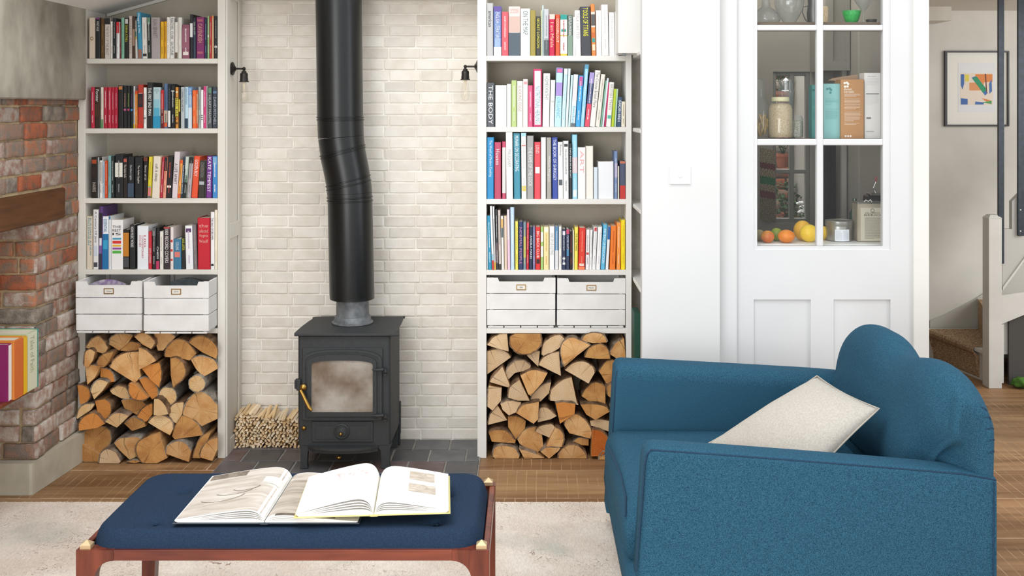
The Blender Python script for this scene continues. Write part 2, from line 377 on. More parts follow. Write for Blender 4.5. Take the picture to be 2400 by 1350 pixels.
# ---- back wall with pale brick niche
wb = struct('wall_back', MB().box(-2.9, 0.86, 5.4765, 5.60, 0, 3.2).box(-1.451, -.248, 5.4725, 5.4764, 0, 2.3), M_mortar)
rb = random.Random(5)
def brick_mesh(name, L, D, H, seed, mats, rough=0.0, nx=5, nz=3, smooth=True, e=None):
    """front face at y=0 facing -y, with worn rounded arrises"""
    r = random.Random(seed); vs = []; fs = []
    e = e or min(0.006, H*0.12)
    xs = [0, e] + [e + (L-2*e)*k/(nx-1) for k in range(1, nx-1)] + [L-e, L]
    zs = [0, e] + [e + (H-2*e)*k/(nz-1) for k in range(1, nz-1)] + [H-e, H]
    na, nb = len(xs), len(zs)
    for j, z in enumerate(zs):
        for i, x in enumerate(xs):
            edge = i in (0, na-1) or j in (0, nb-1)
            nn = mnoise.noise(Vector((x*18+seed*3.1, z*25, seed*1.7)))
            y = (e*1.0 if edge else 0) + rough*(nn*0.5+r.uniform(-.3, .3)) + (0.0008*nn)
            dx = r.uniform(-1, 1)*(rough*0.35+0.0006) if edge else 0; dz = r.uniform(-1, 1)*(rough*0.35+0.0006) if edge else 0
            vs.append((x+dx, y, z+dz))
    for j in range(nb-1):
        for i in range(na-1):
            a = j*na+i; fs.append((a, a+1, a+na+1, a+na))
    per = [i for i in range(na)] + [j*na+na-1 for j in range(1, nb)] + [(nb-1)*na+i for i in range(na-2, -1, -1)] + [j*na for j in range(nb-2, 0, -1)]
    k = len(vs)
    for p in per: vs.append((vs[p][0], D, vs[p][2]))
    n = len(per)
    for i in range(n): fs.append((per[i], k+i, k+(i+1) % n, per[(i+1) % n]))
    me = bpy.data.meshes.new(name); me.from_pydata(vs, [], fs); me.materials.append(mats)
    me.polygons.foreach_set('use_smooth', [smooth]*len(fs)); me.update()
    return me
BP, CP = 0.1605, 0.0563
bm_full = [brick_mesh('pale_brick_%d' % i, 0.1525, 0.02, 0.0485, i, M_cream[i % 3], 0.0006, 3, 2, False, 0.0022) for i in range(9)]
NXL, NXR = -1.452, -0.236
cands = []
row = 0; z = 0.009
while z < 2.30:
    x = NXL + 0.004 - (BP/2 if row % 2 else 0.0) - 0.055*(row % 2 == 0) 
    while x < NXR:
        xa, xb = max(x, NXL+0.003), min(x+0.1525, NXR-0.002)
        if xb-xa > 0.015:
            cx = (xa+xb)/2; hid = (-1.06 < cx < -0.66 and z < 0.60) or (-0.93 < cx < -0.8 and z > 0.66)
            hid = hid or (cx < -1.12 and z < 0.13)
            cands.append((hid, z, xa, xb, row))
        x += BP
    row += 1; z += CP
vis = [c for c in cands if not c[0]]; hidc = [c for c in cands if c[0]]
rest = hidc + vis[300:]; vis = vis[:300]
cut_cache = {}
for h_, z, xa, xb, rw in vis:
    w = xb-xa
    if w > 0.150: me = bm_full[rb.randrange(9)]
    else:
        key = (round(w, 3), rb.randrange(3))
        if key not in cut_cache: cut_cache[key] = brick_mesh('pale_half_brick', w, 0.02, 0.0485, key[1]+20, M_cream[key[1]], 0.0006, 3, 2, False, 0.0022)
        me = cut_cache[key]
    o = link('brick', me, wb); o.location = (xa, 5.468+rb.uniform(-0.0012, 0.0012), z+rb.uniform(-0.0006, 0.0006))
mb = MB()
for h_, z, xa, xb, rw in rest: mb.bevbox(xa, xb, 5.468, 5.485, z, z+0.0485, 0.003)
if mb.v: tag(mb.build('brick_infill', M_cream[0], wb), kind='stuff')
# frieze across the top of the niche
struct('trim_1', MB().bevbox(-1.449, -0.248, 5.23, 5.475, 2.212, 2.45, 0.004), M_white)

# ---- left wall: chimney breast with fireplace opening
M_sand = mat('sandy_mortar', 'cdb78f', 0.95, 'b39c7c', 9, bump=0.8, bscale=70, bdist=0.006)
mb = MB(); XL = -2.163
mb.box(-2.8, XL, 4.757, 5.62, 0, 2.75); mb.box(-2.8, XL, 1.6, 4.757, 1.172, 2.75)
mb.box(-2.9, -2.72, 1.6, 4.757, 0, 1.172); mb.box(-2.8, XL, 1.2, 1.6, 0, 2.75)
wl = struct('wall_left', mb, M_sand)
RB = [mat('red_brick_%d' % i, a, 0.92, b, 26, 9, bump=0.9, bscale=120, bdist=0.004, rnd=0.14, spec=0.15, ramp=(0.4, 0.6)) for i, (a, b) in enumerate(
    [('ad7458', '8a7a6c'), ('94705f', 'a89b90'), ('857a70', '9c7d6b'), ('a08073', 'bbaea2'), ('ac6448', '86604f'), ('776e65', '978b7e'), ('b09486', 'c9c0b6')])]
rr = random.Random(21)
def lay(intervals, z, to_world, rot, zh=0.064):
    for a, b in intervals:
        t = a - rr.uniform(0, 0.12)
        while t < b:
            L = rr.choice([0.205, 0.205, 0.205, 0.098, 0.15]); ta, tb = max(t, a), min(t+L, b)
            if tb-ta > 0.025:
                zz = z
                pal = [0, 4, 0, 1, 5, 2, 3] if zz > 1.15 else ([0, 1, 4, 3, 1, 0] if zz > 0.75 else [2, 3, 5, 6, 1, 6])
                me = brick_mesh('red_brick', tb-ta, 0.05, zh+rr.uniform(-.004, .003), rr.randrange(9999), RB[rr.choice(pal)], 0.0035, nx=8, nz=5, e=.003)
                o = link('brick', me, wl); o.location = to_world(ta, z); o.rotation_euler = (rr.uniform(-.01, .01), rr.uniform(-.008, .008), rot+rr.uniform(-.012, .012))
            t += L + 0.014
z = 0.145; k = 0
# face towards the room: runs along y; object x -> +y, front -> +x  (rot = 90deg)
while z < 1.70:
    if z+0.06 < 1.165: iv = [(4.745, 5.195)]
    elif z < 1.305: iv = [(5.035, 5.195)]
    else: iv = [(3.25, 5.195)]
    lay(iv, z, lambda t, z: (-2.150+rr.uniform(-.005, .005), t, z), math.radians(90))
    z += 0.0735; k += 1
z = 0.145
while z < 1.13:      # jamb of the opening, faces the camera
    lay([(-2.75, -2.158)], z, lambda t, z: (t, 4.743+rr.uniform(-.005, .004), z), 0.0)
    z += 0.0735
M_conc = mat('rubbed_cement', 'aea89a', 0.7, '807a6d', 4.5, 9, bump=0.5, bscale=14, spec=0.3, ramp=(0.36, 0.64), stretch=(1, 1.3, .8))
o = MB().bevbox(-2.2, -2.112, 1.9, 5.19, 1.712, 2.75, 0.006).build('render_panel', M_conc, wl)
tag(o, 'smooth grey cement panel above the rough bricks')
mb = MB().bevbox(-2.3, -2.142, 3.2, 5.030, 1.168, 1.306, 0.006)
o = mb.build('timber_lintel', wavewood('old_oak', '6d4526', '432a17', scale=8, stretch=(4, 0.5, 4), rough=0.6, bump=0.5), wl)
tag(o, 'dark old oak beam let into the bricks')
M_kerb = mat('kerb_cement', 'c3bcab', 0.8, 'a8a18f', 6, bump=0.3, bscale=60)
struct('baseboard_left', MB().prism([(-2.79, 4.70), (-2.16, 4.70), (-2.148, 4.706), (-2.145, 4.72), (-2.108, 5.19), (-2.17, 5.19), (-2.17, 4.77), (-2.79, 4.77)], 0, 0.138, 'z'), M_kerb)
# sloping ceiling over the left side
cs = MB(); zc = lambda x: 2.14 + 0.28*(x+2.13)
cs.prism([(-2.9, zc(-2.9)), (-1.2, zc(-1.2)), (-1.2, zc(-1.2)+0.12), (-2.9, zc(-2.9)+0.12)], 4.5, 5.6)
cs.box(-1.2, 2.0, 5.22, 5.6, 2.45, 2.6)
struct('ceiling', cs, mat('ceiling_paint', 'f6f5f3', 0.7, 'f2f1ee', 2, spec=0.2))
tr = MB()
tr.prism([(-2.115, zc(-2.115)-0.014), (-1.50, zc(-1.5)-0.014), (-1.50, zc(-1.5)+0.002), (-2.115, zc(-2.115)+0.002)], 5.45, 5.467)
struct('trim_2', tr, M_shelf)

# ---- pillar wall, recess and door wall
YP = 4.80; DY = 4.90
struct('wall_right', MB().box(PX(1505, YP), PX(1687, YP), YP, 4.87, 0, 2.95), M_plaster)
struct('wall_pantry_side', MB().box(0.828, 0.93, 4.872, 5.60, 0, 2.95), M_plaster)
dl, dr = PX(1715, DY), PX(2139, DY)
YC = 4.885
# door casing
struct('trim_3', MB().bevbox(PX(1687, YC)-0.002, PX(1714, YC), YC, 4.95, 0, 2.95, 0.002), M_white)
struct('trim_4', MB().bevbox(PX(2141, YC), PX(2178, YC), YC, 4.99, 0, 2.95, 0.003), M_white)
# pantry shell
PXR = PX(2178, YC)
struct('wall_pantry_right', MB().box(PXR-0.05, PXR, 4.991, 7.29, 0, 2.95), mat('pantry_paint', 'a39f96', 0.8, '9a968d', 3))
PB = 6.25
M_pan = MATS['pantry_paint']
wx0, wx1, wz0, wz1 = PX(1812, PB), PX(1898, PB), PZ(522, PB), PZ(168, PB)
mb = MB()
mb.box(0.93, wx0, PB, PB+0.1, 0, 2.95); mb.box(wx1, PXR-0.05, PB, PB+0.1, 0, 2.95)
mb.box(wx0, wx1, PB, PB+0.1, 0, wz0); mb.box(wx0, wx1, PB, PB+0.1, wz1, 2.95)
struct('wall_pantry_back', mb, M_pan)
struct('wall_pantry_left', MB().box(0.83, 0.93, 5.601, 6.35, 0, 2.95), M_pan)
struct('ceiling_pantry', MB().box(0.83, PXR, 4.96, 6.35, 2.62, 2.72), M_pan)
# pantry window
win = empty('window_1', ((wx0+wx1)/2, PB, wz0)); tag(win, kind='structure')
mb = MB(); wm = (wx0+wx1)/2+0.005; zm = PZ(402, PB)
for a, b in ((wx0, wx0+0.02), (wm-0.012, wm+0.012), (wx1-0.02, wx1)): mb.bevbox(a, b, PB+0.01, PB+0.05, wz0, wz1, 0.003)
for c in (wz0+0.012, zm, wz1-0.012): mb.bevbox(wx0, wx1, PB+0.012, PB+0.048, c-0.012, c+0.012, 0.003)
child(mb, 'window_frame', mat('grey_window_paint', '84847f', 0.5), win)
M_glass = glassmat('window_glass', (0.98, 0.985, 0.985), 0.6)
for a, b in ((wx0+0.02, wm-0.012), (wm+0.012, wx1-0.02)):
    for c, d in ((wz0+0.024, zm-0.012), (zm+0.012, wz1-0.024)):
        child(MB().box(a, b, PB+0.028, PB+0.032, c, d), 'pane', M_glass, win)
# garden wall outside with bricks
gw = struct('wall_garden', MB().box(0.6, 2.6, 7.44, 7.6, 0, 2.6), mat('garden_mortar', '8d8072', 0.95))
rg = random.Random(8)
for iz in range(30):
    z = 0.3+iz*0.075; x = 1.2 - 0.11*(iz % 2)
    while x < 2.35:
        o = link('brick', brick_mesh('garden_brick', 0.212, 0.04, 0.064, rg.randrange(40), RB[rg.choice([0, 4, 4, 2, 5])], 0.003, nx=4), gw)
        o.location = (x, 7.42, z); x += 0.223

# ---- hallway beyond, right
HY = 7.30
struct('wall_hall', MB().box(PXR, 6.2, HY, 7.44, 0, 2.9), M_hallwall)
struct('ceiling_hall', MB().box(PXR, 6.2, 5.6, 7.5, PZ(25, HY), 2.5).box(PXR, PX(2216, 7.1), 7.0, 7.29, PZ(25, HY)-0.09, PZ(25, HY)), mat('hall_ceiling', 'cfcac0', 0.8))
# stair skirting on the hall wall
pts = [(2180, 752), (2215, 738), (2250, 720), (2280, 704), (2310, 686), (2360, 650), (2420, 600)]
poly = [(PX(x, HY-0.02), PZ(y, HY-0.02)) for x, y in pts]
mb = MB().prism(poly + [(poly[-1][0], 0.0), (poly[0][0], 0.0)], HY-0.02, HY-0.001)
struct('baseboard_hall', mb, mat('skirting_paint', 'c3c0b8', 0.55))
# ================================================================== BOOKCASES
ZS = {'L': [1.910, 1.576, 1.242, 0.901], 'R': [1.923, 1.583, 1.2375, 0.899]}
def bookcase(side, x0, x1, xi0, xi1, m, lab):
    e = empty('bookcase', ((x0+x1)/2, 5.334, 0), lab, 'bookcase')
    child(MB().bevbox(x0, xi0, YF, 5.476, 0, 2.9, 0.0015), 'side_panel', m, e)
    mb = MB().bevbox(xi1, x1, YF, 5.476, 0, 2.9, 0.0015)
    o = child(mb, 'side_panel', m, e)
    child(MB().box(xi0, xi1, YB, 5.477, 0, 2.9), 'back_panel', M_back, e)
    for i, z in enumerate(ZS[side] + [0.620]):
        child(MB().bevbox(xi0, xi1, YF+0.001, YB, z-0.024, z, 0.0015), 'shelf', m, e)
    for k in range(1, 4 if side == 'L' else 4):
        xx = xi0 + (xi1-xi0)*0.5
    return e
bcL = bookcase('L', -2.158, -1.452, -2.121, -1.489, M_shelf, 'tall warm-white painted bookcase built in left of the brick niche, with a log bay')
bcR = bookcase('R', -0.247, 0.490, -0.204, 0.463, M_shelfR, 'tall white painted bookcase built in right of the brick niche, with a log bay')
# applied framing on the niche side of the left bookcase
mb = MB()
xs = -1.4515
mb.bevbox(xs, xs+0.008, 5.204, 5.255, 0, 2.3, 0.002).bevbox(xs, xs+0.008, 5.415, 5.466, 0, 2.3, 0.002)
for zz in (0.0, 1.04, 2.2): mb.bevbox(xs, xs+0.008, 5.255, 5.415, zz, zz+0.075, 0.002)
o = child(mb, 'panel_frame', M_shelf, bcL)

# ---- corner shelves seen past the right bookcase
cse = empty('corner_shelf_unit', (0.66, 5.17, 0), 'narrow white corner shelves tucked behind the white pillar wall', 'shelf unit')
for (y, Yr) in ((127, 5.2), (300, 5.2), (478, 5.2), (650, 5.2)):
    z = PZ(y, Yr)
    child(MB().bevbox(0.497, 0.826, 4.875, 5.47, z-0.018, z, 0.003), 'shelf', M_white, cse)
    child(MB().prism([(4.90, z-0.06), (5.0, z-0.019), (4.90, z-0.019)], 0.53, 0.545, 'x'), 'bracket', M_white, cse)
# white wall cupboard overlapping the top right of the bookcase
cb = empty('wall_cupboard', (0.46, 5.10, 1.93), 'white boxy wall cupboard at the top right corner of the right bookcase', 'cupboard')
child(MB().bevbox(PX(1449, 5.02), PX(1503, 5.02)+0.03, 5.03, 5.19, PZ(125, 5.02), 2.6, 0.003), 'body', M_white, cb)
child(MB().bevbox(PX(1449, 5.02), PX(1503, 5.02)+0.03, 5.012, 5.028, PZ(125, 5.02), 2.6, 0.002), 'door', M_white, cb)
child(MB().bevbox(PX(1459, 5.02), PX(1468, 5.02), 5.03, 5.06, PZ(130, 5.02), PZ(125.2, 5.02), 0.001), 'catch', mat('grey_metal', '7d8286', 0.4, metal=0.6), cb)

# ================================================================== BOOKS
M_page = mat('page_edges', 'e9e2d2', 0.9, 'd9d0bc', 260, stretch=(6, 1, 0.2), spec=0.1)
BOOKS = {}
# crop x0, x1, lean, y-top, colour; look; lettering; colour of lettering; bands top-bottom:colour
BOOKS['L1'] = (190, 0, 7.059, 965, 'top shelf, left bookcase', '''
128,232,0,290,dccdb8;thick cream;o@.46-.56;8a6a3a;
238,315,0,290,26272a;black purple-topped;VINTAGE@.08-.33;d8d4cc;0-.04:7d3a72
320,385,0,300,5d4423;dark brown;~;9a7a48;
388,482,0,295,d9cfc8;dusty pale black-topped;THE FATE OF THE BEAST@.2-.92;8b8580;0-.16:2a2a2c
484,518,0,350,e8e4dc;slim white;~;b0aaa2;
522,578,0,295,25282e;narrow black;~;b9b9b9;
580,633,0,360,e9e9e7;short white red-topped;~;9aa5a8;0-.31:c9282c
638,658,0,375,6e2a2c;thin maroon;~;c9a9a0;
660,712,0,290,86b8a0;mint green;WILD SWANS@.1-.9;5d9a80;
716,788,0,290,24241f;black yellow-lettered;DIANA ATHILL@.18-.6;c9c02a;.03-.15:c9c9c4
790,845,0,262,cfc0b8;beige grey-lettered;DIANA ATHILL@.08-.9;9a8d86;
848,893,0,268,4a3426;mottled dark brown;;4a3426;.3-.7:9a7d68
895,940,-28,300,e4e2dc;leaning green-banded white;JILL@.03-.3;2a2a2a;.33-.45:2f8f88,.45-.53:c8b83a,0-.05:2a2a2a
945,1010,-30,200,3b93b5;tall leaning teal;Maggie & Me@.03-.45;eef4f4;.8-1:9a6a58
1012,1100,-15,285,e6e3dc;ivory with black badge;~;b5b0a8;.88-.95:2a2a2a
1102,1155,-10,285,262c29;black green-topped;~;e0e0dc;0-.17:6d8f78
1158,1305,-8,285,a9a0a0;very thick lilac-grey;ALAN BENNETT@.04-.5;6e6668;
1310,1370,0,355,eab52a;bright yellow;~;9a7420;
1373,1412,0,350,dfa42c;slim amber yellow;~;6a5222;
1415,1466,0,280,e9e6e0;creamy grey-lettered;~;b5b3ae;
1468,1545,0,275,f0efec;white black-capitals;RACHEL CUSK  OUTLINE@.03-.92;1d1d1d;
1547,1598,0,300,e3dfd8;white speckled;;3a3a3a;0-.1:6a6a68,.85-1:6a5a4a
1602,1665,0,285,e2dfd8;off-white plain;~;c9c5bd;
1668,1795,0,405,8f5568;short dusty rose;~;e9dcdc;.1-.72:9a6074,.8-.9:e6dcd8
1800,1850,0,235,24262a;tall black white-boxed;;c9c9c9;.2-.52:e8e8e6
1852,1900,0,290,3d4a5c;slate navy;CAROL ANN DUFFY@.1-.42;d8dce0;0-.35:232a33
1903,2035,0,280,7c2a62;broad magenta gold-figured;CAVENDISH@.16-.62;d8a08a;.05-.11:a8586a,.83-.89:a8586a
2040,2085,0,300,26394a;dark petrol;~;8fb0c8;
2087,2120,0,260,8fb07a;thin leaf green;~;e4ecd8;.45-.5:eeeee4
2122,2160,0,270,b02e2c;narrow brick red;~;e0b0a8;
2163,2194,0,252,d8b890;thin tan;;c88a40;0-.06:d88a3a
2198,2260,0,260,25272b;black white-banded;~;9a9a9c;.7-.745:e8e4dc''')
BOOKS['L2'] = (190, 180, 7.059, 860, 'second shelf, left bookcase', '''
158,220,0,178,b82a42;crimson end;~;e8c4c8;
222,315,0,178,3a2a20;dark brown white-titled;Forster@.06-.36;f2f0ec;.4-.72:463224
318,368,0,180,dcd5c6;cream green-footed;~;a8a294;.78-1:5d8a5c
370,438,0,180,b3263c;broad crimson;~;e2b8bc;
440,500,0,180,bb2b41;crimson pale-lettered;~;e2b8bc;
503,550,0,180,ab2238;narrow crimson;~;e2b8bc;
553,607,0,180,b82840;crimson beside black;~;e2b8bc;
610,695,0,150,232324;thick black orange-topped;;2a2a2a;.02-.1:c07a3c
697,755,0,155,202122;black pink-titled;ernest hemingway@.18-.5;d8a08c;.54-.59:b8588c
757,810,0,156,1f2022;black green-titled;ernest hemingway@.18-.5;94b84a;.54-.59:b04a6a
812,862,0,163,1e2022;black purple-titled;ernest hemingway@.18-.5;7a4a78;.54-.59:4a8ac8
865,890,0,165,d4d8dc;thin pale yellow-footed;~;5a6a8a;.9-1:e0c02c
892,935,0,240,e0782c;short orange;~;7a4a28;0-.08:d8481f,.1-.9:e8964a
937,1025,0,135,b23a2c;brick red black-centred;HOURS@.3-.45;7a2a22;.21-.52:23252a,.2-.21:e8d8d0,.9-1:c82a22
1030,1083,0,185,ece9e4;white with small oval;~;aaa69e;.73-.77:4a4a4a
1090,1185,0,100,262829;tall black bold-titled;THE FIRST BAD MAN@.12-.72;f2f2f0;
1187,1315,0,180,b5cdd0;wide turquoise-shaded;THE/DIVING/POOL@.04-.16;8a9aa0;.3-.5:8ac0cc,.5-.7:54a8c4,.7-1:2a90b8
1318,1365,0,225,c22a2c;red black-footed;~;e8d0c8;.5-1:5a1f20
1368,1435,0,120,566f90;slate blue beige-footed;~;28415a;.6-.87:b8a894,.87-.97:d8602c
1437,1480,0,130,22262a;black white-footed;RESTLESS@.1-.55;5a5f66;.6-.97:e8e6e0
1482,1555,0,150,1f2022;black thin-titled;~;d8d8d4;.12-.145:eceae4
1558,1610,0,178,cf8b3c;orange yellow patchwork;BIG RED@.25-.8;2a2420;.1-.14:f0e0c0,.26-.72:d8cc4a,.85-.9:5a3a20
1613,1642,0,178,2a2622;thin black patterned;;e0c050;.3-.6:c8b84a
1645,1710,0,175,b3babb;silver grey;CORMAC McCARTHY@.05-.6;4a4f52;
1713,1772,0,175,b8d4e0;ice blue dark-footed;IAN McEWAN@.04-.42;4f86a8;.76-1:283e4e
1775,1835,0,175,8fb0d0;pale blue white-footed;IAN McEWAN@.04-.42;e8f0f6;.0-.2:5a8ac0,.5-1:d5dce2
1838,1903,0,230,e8682a;vivid orange;~;f0b890;
1906,1935,0,230,e0b890;thin peach;~;b05a30;.0-.1:e0582a,.88-1:e0582a
1937,1977,0,175,a5a8a6;thin grey;~;707472;
1980,2020,0,225,e8ecea;short white dotted;;3a3a3a;.65-.68:2a2a2a,.7-.73:2a2a2a,.75-.78:2a2a2a
2022,2068,0,165,cf3d78;hot pink;~;f0c8d8;
2070,2092,0,165,b8bfba;thin ash grey;;8a8f8a;
2094,2165,0,175,4b5052;charcoal green-topped;HILARY MANTEL@.2-.9;b9bcbc;.02-.15:5a8a68
2170,2255,0,175,343b47;charcoal navy;DAVID MITCHELL@.25-.92;a8adb5;.1-.16:5a7a98''')
BOOKS['L3'] = (190, 340, 7.059, 880, 'third shelf, left bookcase', '''
165,270,0,205,26221f;black orange-lettered end;HARRIS@.62-.85;b8b0a4;.06-.16:a84a28,.24-.48:302620
272,300,0,205,aab0b2;thin blue-grey;~;7a8084;
303,355,0,203,e6e4de;white scribbled;~;3a3a3a;0-.08:202020,.12-.65:c8c5be
357,385,0,270,a8c4d4;thin sky blue;~;5a7a90;
388,440,0,262,d8502a;orange-red;~;f0b89a;
443,490,0,180,7fa9aa;dusty teal;~;4a7274;
492,550,0,190,28302e;black specked;~;a8b0a8;
560,690,0,158,26282a;very thick black white-boxed;~;8a8a88;.19-.52:e2e0d4
692,768,0,205,2a2524;black brown-figured;The Subtle Knife@.18-.5;d8d0c8;.04-.12:b8584a
770,875,0,200,24262a;black blue-footed;Northern Lights@.2-.56;ccd0d4;.64-.98:3e4e60
885,1015,0,205,222426;broad black cream-titled;The Amber Spyglass@.2-.64;d8d4c8;
1018,1090,14,205,221f1e;black brown-topped;Story of O@.2-.56;e0ded8;0-.1:6a3a28
1093,1160,24,198,e2d23a;yellow pink-footed;~;a89a2a;.72-.75:7ab8c8,.75-.95:e0788a,.95-1:6a6a6a
1165,1285,28,190,e2d8c8;broad cream;call it sleep@.18-.6;1f1f1f;
1288,1303,30,195,d8a888;sliver of peach;;a05a3a;.2-.5:c88a4a
1305,1345,38,205,c2384a;crimson white-lettered;~;f0d8d8;
1347,1398,36,205,e09a80;peach black-topped;~;b0583a;0-.34:26262a
1402,1495,30,190,242224;black narrow-banded;~;c04a3a;.7-.755:ece8e0
1497,1590,45,115,d8cdd0;tall pinkish white;A LIFE APART@.25-.7;4a4448;
1592,1640,45,250,e8a052;orange bright-footed;~;8a5a2a;0-.09:d8582a,.88-1:d8582a
1643,1680,42,205,28364a;thin navy;NORWEGIAN WOOD@.2-.9;e8ecf0;
1683,1740,46,195,a8b8a8;green fading to black;~;dadfda;0-.3:c0ccc0,.45-.62:4a6a58,.62-1:222624
1745,1815,50,200,b0a9ac;grey black-topped;~;78747a;0-.16:20221f
1820,1920,48,190,e0522e;orange-red white-titled;GOLDEN BOY@.08-.48;f4ece8;
1930,2045,22,260,34322e;thick black etched;CONVERSATION@.05-.45;8a867c;.56-.65:a8b0b4
2046,2060,20,262,4a4a44;sliver of dark green;;4a4a44;
2063,2160,18,188,713488;purple;KATE TEMPEST@.03-.86;f0e8f4;
2170,2256,4,188,3f86c4;sky blue end;~;e8f0f8;.02-.2:7aa8c8''')
BOOKS['L4'] = (190, 470, 7.059, 1140, 'fourth shelf, left bookcase', '''
55,190,0,265,d9cdb8;big cream blue-lettered;MILLENNIUM/BUILDING A NEW@.03-.74;2f7f96;
196,285,0,150,e4e2e0;tall white;A Century Of Jazz@.03-.55;5a5276;.6-.78:c8d0dc,.88-.96:4a4a50
288,345,12,100,5b3f78;tall purple photo-covered;;2a2a2a;.1-.5:2c2a30,.5-.62:e4e2e8,.62-.75:7a62a0,.75-1:3a3a48
350,455,0,265,e8ecee;white blue-panelled;ESSENTIAL@.05-.3;2a78a8;.33-1:2471a6,.45-.62:3aa0c8
458,490,0,262,dfe3e6;thin white;;9ab0c0;0-.06:2f6f98
493,690,0,325,eeecea;broad white rainbow-marked;=THE/REST/IS@.1-.32;1a1a1a;.36-.4:4a9ab8,.42-.48:d83a34,.5-.54:e8b83a,.56-.6:8a4a9a,.62-.68:5ab04a
693,795,0,485,282420;black and orange;;3a2a1c;.08-.68:c27e2c,.7-.95:4a4c50
800,890,0,405,27292a;black capital-titled;HOW MUSIC WORKS@.04-.5;ececea;
925,1110,0,425,e8ebef;wide white red-titled;HOUSES/CONTEMPORARY/100@.22-.75;b8424a;
1113,1172,0,520,cc3340;red;INTO COMPANY@.45-.85;f0d8d8;
1175,1238,0,450,2a2a2c;black photo-topped;~;c8c8c8;0-.2:5a5f62
1240,1295,0,455,1f2022;black magenta-footed;CHESS@.45-.75;f0f0f0;.8-1:c03a64
1298,1360,0,515,e8e2d8;plain eggshell;~;a8a298;
1365,1470,0,440,3a3034;patterned big-lettered;1000 RECORD COVERS@.05-.85;eeeae6;0-.04:b04a44
1472,1525,0,440,e4d8d4;white red-dripped;;c03a34;.3-.36:c83a34,.52-.58:c83a34,.75-.8:c83a34
1528,1655,0,640,3f7898;blue pink-banded;COLLINS@.1-.36;e0e8ec;.42-.6:d87a70
1658,1728,0,600,252624;black yellow-titled;SAUL LEITER@.06-.42;c8c83a;
1732,1855,-18,420,ebebed;broad white;~;c8b8cc;.06-.15:5a3a6a
1862,1925,-22,400,7b7374;grey-brown;~;a8a0a0;
1930,2135,-8,290,c21f30;huge scarlet;=the/selected/Virginia/Woolf@.1-.5;e0a8a0;
2140,2205,0,190,eae8ea;tall white;THE NAO OF BROWN@.1-.48;2a2a2a;.9-.94:2a2a2a
2207,2262,0,155,ebe2cc;tall pale cream;~;c8bfa4;''')
BOOKS['R1'] = (1120, 0, 6.154, 805, 'top shelf, right bookcase', '''
122,222,0,45,bdbdbd;tall pale grey end;american@.15-.45;1f1f1f;
227,340,0,90,6f88bf;blue violet-topped;ENGLISH LITERATURE@.12-.66;e6ecf4;0-.1:66549c,.1-.3:6a74b4,.66-.82:9cb4d4,.82-1:e8eaec
343,440,0,170,e2606a;coral red;~;f4d0cc;
442,612,0,92,e8d4cf;fat pink-and-slate;=LONDON/THE/BIOGRAPHY@.04-.14;c8948c;.2-.52:d0b5aa,.53-1:55626c
616,755,0,125,eef1f0;broad white;ON THE MAP@.05-.55;6a8078;
757,835,0,150,a39448;olive green;;8a7c38;
838,905,0,235,4a4c4c;charcoal yellow-titled;SECRET LONDON@.05-.8;dcd82e;
908,924,0,150,eeeebc;sliver of pale yellow;;c8c890;
926,950,0,78,cfeaea;thin tall aqua;;9ac8c8;
952,1025,0,130,c5c9cd;grey dark-footed;~;8a9096;.62-.66:a0a6aa,.66-1:5c6266
1030,1112,0,205,c8274f;crimson-pink;I am Malala@.2-.8;f0c8a8;0-.12:e8d0c4
1118,1183,0,210,e25a3a;orange-red;ODDGIRLOUT@.1-.68;f4dcd0;
1187,1290,0,210,e9c350;yellow and teal;~;b8485a;0-.12:2f9c94,.12-.5:f2f2ee,.35-.42:3aa898,.52-.95:f2f0e8
1294,1368,0,215,65766e;sage slate;CAITLIN MORAN@.03-.5;ececea;.5-1:829a8a
1371,1408,0,245,f0f0ee;thin white;~;d8d8d8;
1410,1488,-14,150,f2f0f0;white grey-lettered;TALK LIKE TED@.06-.62;b0a4a4;
1490,1640,-18,98,46484e;wide charcoal;TOOLS OF TITANS@.02-.6;f0e83a;
1643,1705,-18,58,dd8a4a;patterned orange;;3a3a3a;.15-.45:d8d0c4,.2-.42:5a5a58,.55-.65:c86a3a,.66-.74:3a9a94,.78-.9:e0d4b8
1708,1790,-10,150,efeeea;white faint-lettered;~;d8d4d0;
1793,1890,-14,68,eeeeee;tall thick white;~;d0d0d0;
1893,1975,-8,178,f0f0ee;white silver-lettered;JOHN HAWKINS@.08-.6;c8c8c8;
1978,2035,-4,175,eeeeec;half-hidden white;;d8d8d8;''')
